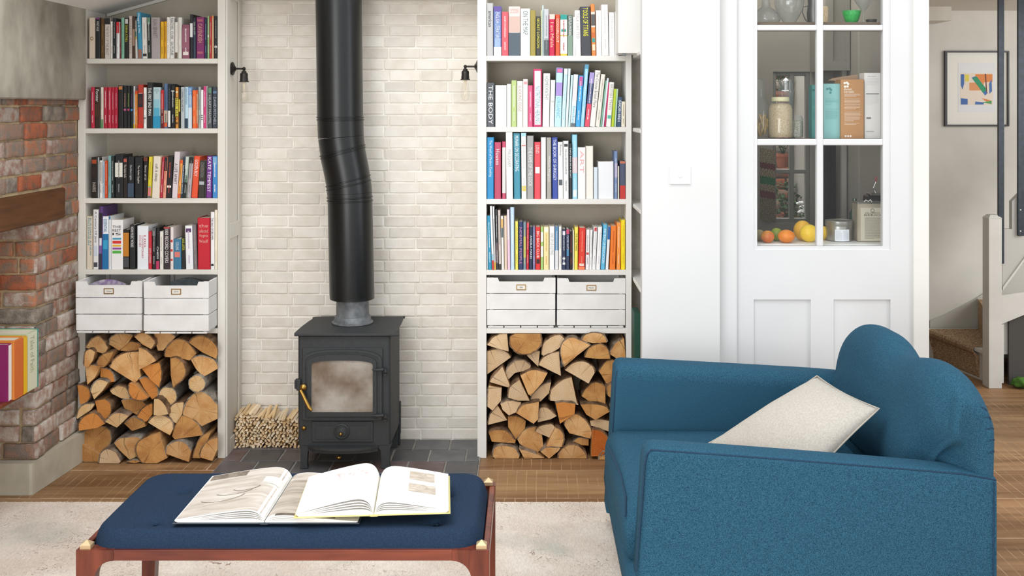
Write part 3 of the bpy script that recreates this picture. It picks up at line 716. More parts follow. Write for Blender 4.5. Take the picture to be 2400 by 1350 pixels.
BOOKS['R2'] = (1120, 140, 6.154, 970, 'second shelf, right bookcase', '''
118,240,0,335,54595e;charcoal giant-lettered end;THE BODY@.06-.94;f6f6f6;
250,415,0,370,f3f2f0;wide blank white;;e0e0e0;
418,480,0,352,f1f1ef;plain white;;d8d8d8;
483,560,0,300,b7cd86;pale lime;~;eef4e0;
563,650,0,310,f3eee8;ivory;SUCKING EGGS@.1-.66;b0948a;
652,722,0,282,f2ede9;ivory pink-circled;;d8707a;.05-.11:e89aa0
724,793,0,372,dd6088;rose pink;~;f4d0dc;
798,925,0,135,c63a6c;tall white crimson-framed;NUTRITIONAL HEALING@.3-.94;6aa0b0;.035-.965:f4f2f2
930,1030,14,200,f2f0ec;white green-figured;HOMEOPATHY@.05-.5;8a9a98;
1034,1100,18,295,f0f0f0;white beside aqua;;a8b8a8;.44-.48:c8d0c4
1104,1200,30,118,bfe4ee;broad ice-blue pink-dotted;ORGANIC@.5-.85;7ac0d4;0-.09:8a7ac0,.02-.08:e87aa8,.25-.48:a890d4
1204,1258,40,130,cfeaf0;pale aqua;~;a8d0dc;0-.1:e8f0f0
1261,1298,42,130,e0f0f2;thin pale aqua;;b0d4dc;
1301,1332,44,225,cde8ee;short thin aqua;;a0ccd8;
1335,1402,48,215,e3eef2;whitish cyan-titled;Stitches@.6-.93;3ab0d0;.93-1:6a7074,.2-.5:f0dce0
1405,1476,52,232,48a4d8;flowered azure;~;e0f2fa;.02-.2:c85a9a
1480,1534,70,70,9cd4ee;tallest light blue;~;e8f6fc;0-.07:5a9ab8
1538,1608,76,185,58638c;lavender-topped red-footed;~;f2e8ee;0-.2:a89ad0,.58-1:e05068
1612,1692,82,155,efebe4;white grey-lettered;The Concise British Flora@.03-.66;6a6a66;
1696,1760,82,210,e9e4da;cream;~;b8b0a0;
1763,1788,78,300,84b49c;thin jade;;5a8a70;
1791,1818,74,265,dfe6ee;thin white-blue;;8a98b0;
1821,1845,60,335,c03464;thin crimson;;e8a8c0;
1848,1920,50,327,eeece6;white leaf-marked;BRITISH TREES@.05-.62;a8a8a4;.74-.82:5ab8a8
1925,1965,40,420,b8cc3a;lime;;e0e8a0;
1968,1993,34,420,b4d4bc;thin mint;;8ab09a;
1996,2065,22,540,3d5472;navy;GARDEN BIRDS@.1-.84;f0f4f8;
2068,2125,5,605,e6dfcc;low cream end;~;a89c80;''')
BOOKS['R3'] = (1120, 300, 6.154, 1028, 'third shelf, right bookcase', '''
120,232,0,140,2c90c6;bright blue script-titled end;The World of Modern Cooking@.05-.64;dcf0fa;
238,336,0,208,bc4a66;rose-crimson;Houses@.12-.4;f8e8ec;
350,404,0,200,c4506c;rose white-striped;;a0a0a0;.1-.9:d8d8d4
410,508,-8,62,f2f4f0;tallest white green-edged;MAUGHAM@.26-.52;b0a8a8;
520,618,-10,80,4692a8;teal blue;MUNARI ON DECORATING@.04-.58;eef6f8;
630,705,-8,75,eeeeea;tall white spotted;~;d0ccc8;.18-.2:d85a6a,.8-.88:e0c84a,.0-.05:a8d8e4
708,805,0,115,a3a3a3;thick grey;THE RAPE OF THE LOCK@.18-.8;e8e8e8;
815,905,0,205,e0505a;coral;LOUD@.06-.2;f8e4e0;.44-.55:f4ece8
910,983,0,140,f4f4f2;plain bright white;;e0e0e0;
992,1062,-2,140,a9a79f;grey italic-titled;William Wegman@.3-.72;f4f2ec;
1072,1155,-6,140,4054a4;royal blue;THE BOOK OF SHRIGLEY@.03-.7;e8ecfa;
1158,1232,-6,205,efefef;white ink-blotted;Banksy@.05-.24;7a7a7a;.66-.76:5a6066
1235,1312,-4,190,f0f0ee;white black-squared;~;8a8a88;.05-.1:3a3a3a
1318,1358,-4,225,34393c;narrow black;TWO MEN IN A BOAT@.08-.62;e4e8ea;
1362,1436,-2,100,9cd6ea;light blue;~;e0f4fa;.35-.6:dcc8cc,.86-.97:e8f4f8
1442,1556,0,282,f3efed;thick white pink-titled;ART@.06-.5;e8b0b0;
1559,1665,0,265,efe9e0;ivory;;d8d0c0;
1672,1732,0,572,d7e2ec;short powder blue;;b0c4d8;
1736,1960,0,490,eceef2;widest blank white;;d0d4dc;
1968,2015,0,338,7a8fb8;slim periwinkle;~;e0e6f2;.25-.55:b0a8c8
2018,2040,0,555,d8d4c4;sliver of cream;;b0ac9c;
2046,2136,0,485,4f566e;ornate navy red-footed end;;c8b0a0;0-.06:c8745a,.64-1:c03a38''')
BOOKS['R4'] = (1120, 470, 6.154, 1000, 'fourth shelf, right bookcase', '''
119,146,-6,225,ececea;thin white end;;d0d0d0;
150,202,-20,222,2f8fb4;teal-blue;~;d8f0f8;
205,236,-32,80,efefed;tall thin white;;d0d0d0;.75-.85:8ac0dc,.85-1:c8342c
238,262,-26,85,c9c9cb;thin grey red-footed;;a0a0a0;0-.2:f0f0f0,.88-1:e8b82a
265,300,-18,135,3a3c40;thin black-and-white;~;d8d8d8;.55-.9:6a5a5c
304,338,-16,140,d5c8c0;thin pinkish cream;~;7a7a7a;.9-1:2a2a2a
342,380,-14,230,e8e8e4;white yellow-marked;;a0a0a0;.05-.22:e0a83a,.22-.4:4a6068
384,426,-8,225,ddc8b4;tan;;c0a890;
430,468,-12,130,ecdcE4;whitish pink;;d8a8bc;.5-1:e8c4d8
471,530,-6,100,c0d8ee;broad pale blue;~;eaf4fc;
540,582,-2,300,efe468;thin canary yellow;~;a89c30;
585,652,0,310,2f3c66;navy pink-lettered;NORMAL PEOPLE@.12-.88;c88ab0;
656,696,0,320,7d94a0;blue-grey yellow-lettered;~;e8d84a;.3-.75:b8b468
700,736,4,330,c8283a;narrow scarlet;~;f0d0d0;.0-.1:d85060
738,790,6,385,28374e;dark navy;ANGELA MAKES@.2-.75;e8ecf0;
793,828,0,385,7f7aa4;thin purple-grey;~;d4d0e4;
832,903,0,385,d83432;red white-scrawled;BIG BACK CLUB@.1-.72;f8e4e0;.75-.86:3a2426
906,945,0,380,a9d07a;green-and-white;;e8f0d8;.12-.35:f0f2ea,.45-.7:f0f2ea
949,1026,0,380,f4dfa4;pale yellow;~;d8a860;.02-.12:f6f0e0
1031,1108,0,378,f1f0f0;white;ONE OF US IS LYING@.15-.66;a8a8b0;
1112,1164,0,385,5d8ab0;blue pale-footed;~;e8f0f6;.55-1:d8d8d8
1168,1209,0,380,eeece8;thin white;~;8a8a88;
1213,1270,0,415,36405a;navy emblem-marked;~;e8ecf2;.05-.15:e0dce4,.7-.75:d8d8dc,.82-.88:d8d8dc
1273,1322,0,415,3a4460;navy pink-topped;CLOSE GUTS@.15-.5;dfe4f0;0-.12:c84a6a,.5-.66:4a88b0
1325,1364,0,445,2a2224;thin black;~;b84a4a;
1367,1388,0,430,efe8d4;thin cream;;d0c8b0;
1391,1443,6,385,f3e25c;yellow;THE ONE THING@.14-.55;4a4420;
1447,1543,14,395,dc3a2c;broad red;~;f08a6a;.93-1:f0845a,.85-.91:f0d8cc
1550,1604,10,425,efefef;white red-dotted;~;9a9a9c;.57-.63:c03a3a
1607,1644,14,425,f0f0ee;thin white;~;c8c8c8;
1647,1700,26,385,eeeeee;white red-headed;~;c8c8cc;.01-.1:c83a44
1705,1766,30,385,f1f1f1;white faint-lettered;~;d0d0d4;
1770,1832,40,350,62b8dc;light blue white-lettered;INSTEAD OF EDUCATION@.1-.86;eef8fc;
1842,1884,34,380,ebedf0;white blue-topped;;a0a8b0;0-.3:2f62a4
1900,1984,20,370,ef7f2c;orange;~;d0601c;
1998,2058,8,325,f29a4c;light orange;~;fae0c0;
2065,2125,0,285,f3dc1e;yellow end;~;d8b820;''')
nwords = {}
allbooks = []
rk = random.Random(42)
def dashes(mb, w, h, t0, t1, y):
    """unreadably small lettering: a broken line of little strokes down the spine"""
    t = t0
    while t < t1:
        L = rk.uniform(0.006, 0.026)
        if t+L > t1: break
        a = w*0.5 - w*0.10*rk.uniform(.6, 1.1); b = w*0.5 + w*0.10*rk.uniform(.6, 1.1)
        mb.add([(a-w/2, y, h*(1-t)), (b-w/2, y, h*(1-t)), (b-w/2, y, h*(1-t-L)), (a-w/2, y, h*(1-t-L))], [(0, 1, 2, 3)])
        t += L + rk.uniform(0.004, 0.008)
for key, (ox, oy, sc, base, shelf, rows) in BOOKS.items():
    side, num = key[0], int(key[1]); zsh = ZS[side][num-1]
    prev = None; shelfbooks = []
    for line in rows.strip().split('\n'):
        g, look, title, tcol, bands = line.split(';')
        a = g.split(','); cx0, cx1, lean, yt = map(float, a[:4]); col = a[4].lower()
        shelfbooks.append((cx0, cx1, lean, yt, col, look, title, tcol, bands))
    for i, (cx0, cx1, lean, yt, col, look, title, tcol, bands) in enumerate(shelfbooks):
        yo = 5.203 + rk.uniform(0.0, 0.012)
        if look.startswith('tall') or look.startswith('half'): yo = 5.203
        x0 = PX(ox + cx0/sc, yo); x1 = PX(ox + cx1/sc, yo)
        XI0, XI1 = (-2.1195, -1.4905) if side == 'L' else (-.2025, .4615)
        x0 = max(x0, XI0); x1 = min(x1, XI1); w = x1-x0
        H = (base-yt)/sc*yo/F
        ln = lean/sc*yo/F
        ln = max(min(ln, XI1-x1), XI0-x0)
        ang = math.asin(max(-.5, min(.5, ln/H)))
        D = min(0.235, max(0.115, H*0.66 + rk.uniform(-.01, .01)))
        if side == 'R' and key == 'R1' and cx0 > 1970: D = 0.14
        nb = shelfbooks[i-1][5] if i else None
        if i: lab = '%s book, right of the %s book, %s' % (look, nb, shelf)
        else: lab = '%s book, first on the left, %s' % (look, shelf)
        lab = lab.replace(' end book', ' book')
        # pivot: the corner of the foot that stays on the shelf
        piv = x1 if ang > 0 else x0
        if abs(ang) < 1e-4: piv = (x0+x1)/2
        e = empty('book', (piv, yo, zsh+0.0005), lab, 'book', 'books on the ' + shelf)
        e.rotation_euler = (0, ang, 0)
        off = (x0+x1)/2 - piv
        hw = w/2 - 0.0004
        t = min(0.0022, w*0.16)
        # cover: rounded spine plus two boards
        mb = MB(); r_ = min(0.004, w*0.22)
        outer = [(-hw, D), (-hw, r_), (-hw+r_*0.35, r_*0.35), (-hw+r_, 0), (hw-r_, 0), (hw-r_*0.35, r_*0.35), (hw, r_), (hw, D)]
        inner = [(hw-t, D), (hw-t, t+0.001), (-hw+t, t+0.001), (-hw+t, D)]
        mb.prism([(p+off, q) for p, q in outer+inner], 0, H, 'z')
        mb.build('cover', cmat(col, 0.42), e)
        MB().box(-hw+t+off, hw-t+off, t+0.0012, D-0.004, 0.002, H-0.0035).build('pages', M_page, e)
        ys = -0.0005; fl = -hw+0.0006+off; fr = hw-0.0006+off
        if bands:
            for bd in bands.split(','):
                rg_, c = bd.split(':'); b0, b1 = rg_.split('-'); b0 = float(b0); b1 = float(b1)
                ins = 0
                if 'crimson-framed' in look: ins = w*0.14
                full = b0 == 0 or b1 >= 1
                k0, k1 = H*(1-b1), H*(1-b0)
                ins = ins or (0 if (b1-b0 > 0.2 or full) else w*0.12)
                MB().box(fl+ins, fr-ins, ys, 0.0004, k0+0.0003, k1-0.0003).build('spine_panel', cmat(c.lower(), 0.45), e)
                ys -= 0.00012
        if title:
            mt = cmat(tcol.lower(), 0.5); mb = MB(); yy = ys-0.0003
            if title == '~':
                t0 = rk.uniform(.08, .16); dashes(mb, w, H, t0, rk.uniform(.5, .62), yy); dashes(mb, w, H, .68, .88, yy)
                mb.v = [(a_+off, b_, c_) for a_, b_, c_ in mb.v]
            else:
                tx, rg_ = title.split('@'); b0, b1 = map(float, rg_.split('-'))
                if tx.startswith('='):
                    ls = tx[1:].split('/'); lh = (b1-b0)*H/len(ls)
                    for k, l_ in enumerate(ls):
                        put_text(mb, l_, (off-w*0.36, yy, H*(1-b0)-lh*(k+1)+lh*0.15), (1, 0, 0), (0, 0, 1), w*0.72, lh*0.66)
                else:
                    ls = tx.split('/'); lw = (w*0.66)/len(ls); Lh = (b1-b0)*H
                    for k, l_ in enumerate(ls):
                        frac = 1.0
                        if len(ls) > 1: frac = max(.5, len(l_)/max(len(q) for q in ls))
                        hh = min(lw*0.8, Lh*frac*2.6/max(2, len(l_)))
                        bx = off - w*0.33 + lw*k + (lw-hh)/2
                        put_text(mb, l_, (bx, yy, H*(1-b0)), (0, 0, -1), (1, 0, 0), Lh*frac, hh)
                mb.v = [tuple(v) for v in mb.v]
            if mb.v:
                lo_ = mb.build('lettering', mt, e, fix=False)
                if title == '~' or '/' in title: lo_['kind'] = 'stuff'
        allbooks.append(e)
# make sure no two books share a label
seen = {}
for e in allbooks: seen.setdefault(e['label'], []).append(e)
for l, es in seen.items():
    if len(es) > 1: print('DUPLICATE LABEL', l)
    if not 4 <= len(l.split()) <= 16: print('LABEL LENGTH', len(l.split()), l)
# ================================================================== LOGS
M_bark = [mat('bark_%d' % i, a, 0.95, b, 30, 8, bump=1.0, bscale=70, bdist=0.008, rnd=0.15, spec=0.1, stretch=(1, 0.35, 1)) for i, (a, b) in enumerate(
    [('94765c', '54402f'), ('a08c78', '63554a'), ('aaa296', '746a5e')])]
CUT = {'t': ringwood('cut_tan', 'd09c62', 'c08850', 'daae78'), 'o': ringwood('cut_orange', 'd6944f', 'c47d3c', 'cd8644'),
       'p': ringwood('cut_pale', 'ebcfa2', 'd9b482', 'e0b680'), 'b': ringwood('cut_brown', 'b9834c', 'a06f3f', 'c69459'),
       'r': ringwood('cut_reddish', 'cf7431', 'b05c24', 'bd6428'), 'w': ringwood('cut_light', 'dec4a2', 'cfae88', 'd4b48c')}
SPLIT = wavewood('split_wood', 'c79a68', '9a7048', scale=10, stretch=(6, 0.6, 6), rnd=0.12, rough=0.8, bump=0.5, spec=0.15)
TONE = {'t': 'tan', 'o': 'golden-orange', 'p': 'pale', 'b': 'brown', 'r': 'bright orange', 'w': 'light'}
def catmull(p, n=5):
    if len(p) < 3: return list(p)
    q = [p[0]] + list(p) + [p[-1]]; out = []
    for i in range(1, len(q)-2):
        for k in range(n):
            t = k/n; a, b, c, d = q[i-1], q[i], q[i+1], q[i+2]
            out.append(tuple(0.5*((2*b[j]) + (-a[j]+c[j])*t + (2*a[j]-5*b[j]+4*c[j]-d[j])*t*t + (-a[j]+3*b[j]-3*c[j]+d[j])*t**3) for j in (0, 1)))
    out.append(tuple(p[-1])); return out
def circ(a, b, c):
    d = 2*(a[0]*(b[1]-c[1])+b[0]*(c[1]-a[1])+c[0]*(a[1]-b[1]))
    if abs(d) < 1e-9: return None
    s = lambda p: p[0]**2+p[1]**2
    return ((s(a)*(b[1]-c[1])+s(b)*(c[1]-a[1])+s(c)*(a[1]-b[1]))/d, (s(a)*(c[0]-b[0])+s(b)*(a[0]-c[0])+s(c)*(b[0]-a[0]))/d)
LOGS = {'left': ((160, 630, 2.813), '''
t|112,520 150,470 195,445 235,475 262,520|240,565
t|272,500 275,465 300,440 350,430 425,438|395,490 335,540
b|345,540 370,500 420,482 475,500 480,530|410,545
t|437,450 460,430 500,425 545,450 570,490 545,530|490,500
t|562,418 640,412 708,450|625,540 590,540 572,480
b|637,580 645,530 690,480 740,465 800,500 845,560|800,605 740,590
b|797,490 820,460 870,445 930,465 975,510 985,560|975,595 880,550
t|105,640 110,560 140,530 175,545|165,600 130,650
b|190,645 200,600 230,565 300,545|270,610 235,650
t|112,640 150,635 215,640|175,720 125,765
t|273,650 300,600 350,565 410,550 465,548|470,640 480,710 440,755
t|463,520 500,530 545,565 580,605|520,640 463,668
o|600,618 612,660 612,720 598,785|540,730 483,658 530,632
b|672,590 720,590 760,630 770,690 740,740 690,785|675,700
t|805,600 840,580 900,580 960,600 985,640|985,660 890,715 840,660
o|215,655 260,662 290,685 303,720 303,745|260,750 210,710
p|O 848,757 53
o|60,770 90,768 130,790 143,840 120,880|78,898
p|147,810 165,760 210,732 265,750|230,800 170,862
p|275,805 320,775 375,782 405,830|405,860 350,855 290,825
o|403,755 403,820 440,862 500,862 527,848|470,790 440,760
o|467,730 510,715 560,745 590,800 585,840|553,862 500,790
p|O 655,840 60
o|240,860 275,890 280,950 245,992|200,975 175,870
p|55,985 70,930 110,895 175,893|150,930 60,990
o|70,1070 75,1010 120,965 180,955 242,1020|190,1050
p|243,1010 285,965 340,950 398,970|340,1030 320,1048
b|348,868 400,862 480,865|515,900 465,970 370,920
o|447,1000 475,940 520,900 555,890|555,960 520,1005 480,1015
p|565,858 600,860 640,905 660,960|600,970 562,965
p|665,970 670,920 710,885 760,880|750,960 710,1022 670,985
t|755,955 780,880 850,810 920,830 985,900|985,990 880,1040 840,1000 755,965
p|525,1015 560,975 620,968 680,1000 690,1060|670,1098 600,1060
b|740,968 800,980 860,1030 890,1100|700,1125 683,1105 700,1040
b|60,1105 130,1060 200,1040 265,1060 280,1120 255,1190|190,1225
b|75,1148 50,1190 70,1245 120,1278 200,1282|205,1225 130,1170
t|303,1150 340,1120 440,1110 480,1120|450,1240 405,1260 340,1200
b|520,1108 465,1140 450,1200 480,1270 540,1298 590,1280|650,1250 600,1080
t|643,1220 655,1170 710,1140 770,1150 810,1200|795,1275
w|205,1290 215,1220 255,1190 310,1210 345,1270|335,1305
t|870,1245 880,1190 930,1130 985,1115|985,1190 950,1268
b|385,1275 430,1262 480,1270|440,1298
b|370,1020 430,980 500,1010|510,1040 420,1070
b|820,1250 850,1150 900,1090|940,1080 870,1250'''),
'right': ((1120, 620, 2.755), '''
w|60,520 90,480 140,450 190,445|200,562 130,545
b|405,450 405,520 340,572 270,575 215,530 208,470|240,447
w|412,585 420,520 470,470 530,455 570,490|520,545 430,595
t|560,662 537,590 545,510 600,470 660,490 730,520|640,590
t|668,490 700,450 760,440 815,460 832,505|740,508
b|690,600 720,540 790,515 840,550 852,610|770,610
t|850,580 880,520 930,480|945,480 957,645
w|60,560 130,548 190,570 212,600|60,710
w|180,740 185,680 240,625 300,620 343,660|330,680 240,700 200,740
w|315,590 360,562 400,560|390,660
w|392,650 430,595 525,562|537,720
w|560,680 610,640 680,625 740,660 755,700|715,770
b|780,690 830,625 900,625 955,680 955,710|870,760 830,770
w|75,760 110,710 160,660|215,800
t|275,715 350,680 450,700|420,760 340,850 325,840
w|195,860 210,790 270,745|335,880 260,880
w|340,880 360,830 420,780 475,760|460,830 405,885
w|465,880 475,810 540,750 605,725|640,890 650,908 560,890
b|670,850 700,800 760,760 825,790|825,905 720,885
b|840,850 835,790 870,765|890,760 900,870 870,870
w|62,920 66,850 70,780|155,795 150,880 95,945
w|145,900 200,880 280,890|260,950 200,975 160,940
t|248,960 290,910 395,885|390,1000 360,1030
w|385,1020 400,930 450,930 510,980|470,1000
o|500,895 560,890 630,900|625,965 530,1030
b|660,905 720,900 820,915 850,950|760,1005 700,970
w|68,1035 80,970 130,910|190,1005
b|192,985 250,980 310,1010|305,1060 245,1130 195,1050
t|558,1040 570,1000 630,965 700,1010 735,1080 725,1125|590,1090
w|722,1010 780,1000 850,1010|850,1080 730,1040
b|70,1090 100,1070 180,1075 245,1140|240,1155 90,1145
t|255,1130 300,1070 370,1050 415,1100|425,1180 380,1222 270,1160
w|370,1080 400,1045 470,1030 500,1050|465,1120
t|500,1050 540,1080 555,1130 540,1180|440,1175 470,1110
b|610,1150 650,1118 715,1130|715,1170 650,1165
r|740,1065 800,1080 838,1130 830,1200 790,1240|730,1240 735,1130
t|97,1240 110,1185 170,1170 240,1190 270,1240|265,1262 110,1272
t|265,1190 300,1200 380,1225|430,1250 300,1287
t|405,1210 450,1180 535,1185|520,1205 460,1255
t|522,1278 530,1210 590,1165 660,1180 700,1240 698,1280|610,1279
b|780,1275 800,1215 840,1210|850,1278
b|850,920 880,900 940,905|950,970 880,985
w|850,1120 880,1080 940,1080|950,1160 870,1170
t|855,1275 860,1220 900,1190 945,1215|955,1280''')}
rl = random.Random(17)
for side, ((ox, oy, sc), rows) in LOGS.items():
    items = []
    for ln in rows.strip().split('\n'):
        tone, arc, rest = (ln.split('|') + [''])[:3]
        Yl = (5.13 if side == 'left' else 5.19) + rl.uniform(-0.02, 0.035)
        if arc.startswith('O'):
            _, c, r_ = arc.split(); cx, cy = map(float, c.split(',')); r_ = float(r_)
            A = [(cx+r_*rl.uniform(.95, 1.04)*math.cos(2*math.pi*k/12), cy+r_*rl.uniform(.95, 1.04)*math.sin(2*math.pi*k/12)) for k in range(12)]
            A.append(A[0]); B = []; rnd_ = True
        else:
            A = [tuple(map(float, p.split(','))) for p in arc.split()]; B = [tuple(map(float, p.split(','))) for p in rest.split()]; rnd_ = False
        if len(A) + len(B) < 3: continue
        w2 = lambda p: (PX(ox+p[0]/sc, Yl), PZ(oy+p[1]/sc, Yl))
        items.append((tone, [w2(p) for p in A], [w2(p) for p in B], Yl, rnd_))
    cen = lambda it: (sum(p[0] for p in it[1]+it[2])/len(it[1]+it[2]), sum(p[1] for p in it[1]+it[2])/len(it[1]+it[2]))
    order = sorted(range(len(items)), key=lambda i: -cen(items[i])[1])
    nrow = 8; rows_ = {}
    zt, zb = cen(items[order[0]])[1], cen(items[order[-1]])[1]
    for i in order:
        k = min(nrow-1, int((zt-cen(items[i])[1])/(zt-zb+1e-6)*nrow)); rows_.setdefault(k, []).append(i)
    names = ['top', 'second', 'third', 'fourth', 'fifth', 'sixth', 'seventh', 'bottom']
    ordn = ['first', 'second', 'third', 'fourth', 'fifth', 'sixth', 'seventh', 'eighth', 'ninth', 'tenth']
    lab = {}
    for k, ids in rows_.items():
        for j, i in enumerate(sorted(ids, key=lambda i: cen(items[i])[0])):
            it = items[i]; shape = 'round' if it[4] else ('half-round' if len(it[1]) > 4 else 'wedge-shaped')
            lab[i] = '%s %s log, %s from the left in the %s row, %s log stack' % (TONE[it[0]], shape, ordn[j], names[k], side)
    for i, (tone, A, B, Yl, isr) in enumerate(items):
        As = catmull(A, 4) if not isr else catmull(A, 2)[:-1]
        if isr: c0 = cen((0, A, []))
        else:
            c0 = circ(A[0], A[len(A)//2], A[-1]) if len(A) > 2 else None
            m0 = cen((0, A, B))
            if c0 is None or math.hypot(c0[0]-m0[0], c0[1]-m0[1]) > 0.12:
                c0 = B[0] if B else m0
        As = [(x+rl.uniform(-.0012, .0012), z+rl.uniform(-.0012, .0012)) for x, z in As]
        poly = As + B
        area_ = sum(poly[k][0]*poly[(k+1) % len(poly)][1]-poly[(k+1) % len(poly)][0]*poly[k][1] for k in range(len(poly)))
        e = empty('log', (c0[0], Yl, c0[1]), lab[i], 'log', 'split logs in the %s bay' % side)
        D = min(0.31, 5.462-Yl)-rl.uniform(0, .02)
        cx, cz = cen((0, As, B))
        n = len(poly)
        tx, tz = rl.uniform(-.008, .008), rl.uniform(-.004, .004)
        XA, XB = (-2.119, -1.491) if side == 'left' else (-.202, .461)
        def sec(y, s, dx=0, dz=0, pts=poly):
            o_ = []
            for x, z in pts:
                x, z = cx+(x-cx)*s+dx, cz+(z-cz)*s+dz
                if Yl+y > 5.199: x = min(max(x, XA), XB); z = min(z, 0.594)
                o_.append((x-c0[0], y, max(z, 0.002)-c0[1]))
            return o_
        # body: cut end + split sides
        mb = MB()
        s0 = sec(0, 0.985); s1 = sec(0.004, 1.0); s2 = sec(max(0.02, 5.2-Yl), 0.995, tx*.2, tz*.2); s3 = sec(D, 0.95, tx, tz)
        mb.cur = 0
        # end face as a fan with slight relief
        cc = (cx-c0[0], rl.uniform(-.0015, .001), cz-c0[1])
        mb.add(s0+[cc], [(k, (k+1) % n, n) for k in range(n)])
        mb.cur = 1
        mb.loft([s0, s1, s2, s3], cap0=False)
        me = mb.mesh('log_wood', [CUT[tone], SPLIT], smooth=False)
        link('wood', me, e)
        # bark: a skin round the outer arc only
        if tone != 'x':
            th = 0.0055 if not isr else 0.0035
            bm_ = MB(); arc = As + ([As[0]] if isr else []); m_ = len(arc)
            out = []
            for k in range(m_):
                a_ = arc[max(k-1, 0)]; b_ = arc[min(k+1, m_-1)]
                if isr: a_, b_ = As[(k-1) % len(As)], As[(k+1) % len(As)]
                dx, dz = b_[0]-a_[0], b_[1]-a_[1]; l = math.hypot(dx, dz)+1e-9
                nx, nz = dz/l, -dx/l
                if area_ < 0: nx, nz = -nx, -nz
                q = th*rl.uniform(.6, 1.25)
                if not isr and k in (0, m_-1): q *= 0.3
                out.append((arc[k][0]+nx*q, arc[k][1]+nz*q))
            rings = []
            for y, s, f in ((-0.0005, 1.0, 0), (max(.03, 5.201-Yl), .995, .2), (D*.66, .98, .66), (D, .95, 1)):
                jo = [(x+rl.uniform(-.001, .001), z+rl.uniform(-.001, .001)) for x, z in out]
                rings.append((sec(y, s*0.99, tx*f, tz*f, arc), sec(y, s, tx*f, tz*f, jo)))
            vs = []; fs = []
            for a_, b_ in rings: vs += a_ + b_
            for g in range(3):
                o0, o1 = g*2*m_, (g+1)*2*m_
                for k in range(m_-1):
                    fs.append((o0+m_+k, o1+m_+k, o1+m_+k+1, o0+m_+k+1))
                for k in ((0, m_-1) if not isr else ()):
                    fs.append((o0+k, o0+m_+k, o1+m_+k, o1+k))
            for k in range(m_-1): fs.append((k, m_+k, m_+k+1, k+1))
            bm_.add(vs, fs)
            bm_.build('bark', M_bark[rl.choice([0, 0, 1, 2] if side == 'left' else [0, 0, 1])], e, smooth=60)
# ================================================================== KINDLING
kd = [('f2e0c0', 'dfbf92'), ('ecd2a8', 'd4ae7c'), ('f6e8cf', 'e4c8a0')]
M_kin = [wavewood('kindling_%d' % i, a, b, scale=14, stretch=(5, .6, 5), rnd=.12, rough=.8, spec=.15) for i, (a, b) in enumerate(kd)]
rk2 = random.Random(4); kmesh = []
for v in range(14):
    n = rk2.choice([3, 4, 4, 5]); a0 = rk2.uniform(0, 6)
    pts = [(rk2.uniform(.006, .0140)*math.cos(a0+6.283*k/n), rk2.uniform(.0038, .0085)*math.sin(a0+6.283*k/n)) for k in range(n)]
    L = rk2.uniform(.10, .118)
    mb = MB().loft([[(x, 0, z) for x, z in pts], [(x*1.0+rk2.uniform(-.001, .001), L, z) for x, z in pts]])
    kmesh.append(mb.mesh('kindling', M_kin[v % 3]))
cnt = 0; kz = 0.014; rown = 0
while kz < 0.2:
    kx = -1.438 + (0.006 if rown % 2 else 0)
    while kx < -1.095:
        u = (kx+1.44)/0.34
        top = 0.185 - 0.045*u - (0.02 if u < 0.06 else 0)
        if kz < top and cnt < 290:
            o = link('kindling_stick', rk2.choice(kmesh)); leanup = max(0, (kz-top+0.03)/0.03)
            o.location = (kx+rk2.uniform(-.002, .002), 5.335+rk2.uniform(-.012, .008), kz+rk2.uniform(-.0015, .0015))
            o.rotation_euler = (leanup*rk2.uniform(.1, .42), rk2.uniform(0, 6.28) if leanup < .1 else rk2.uniform(-.5, .5), rk2.uniform(-.05, .05) - leanup*0.1)
            tag(o, 'thin pale split stick in the kindling heap left of the stove', 'kindling', 'kindling sticks heaped left of the stove'); cnt += 1
        kx += 0.0180
    kz += 0.0132; rown += 1

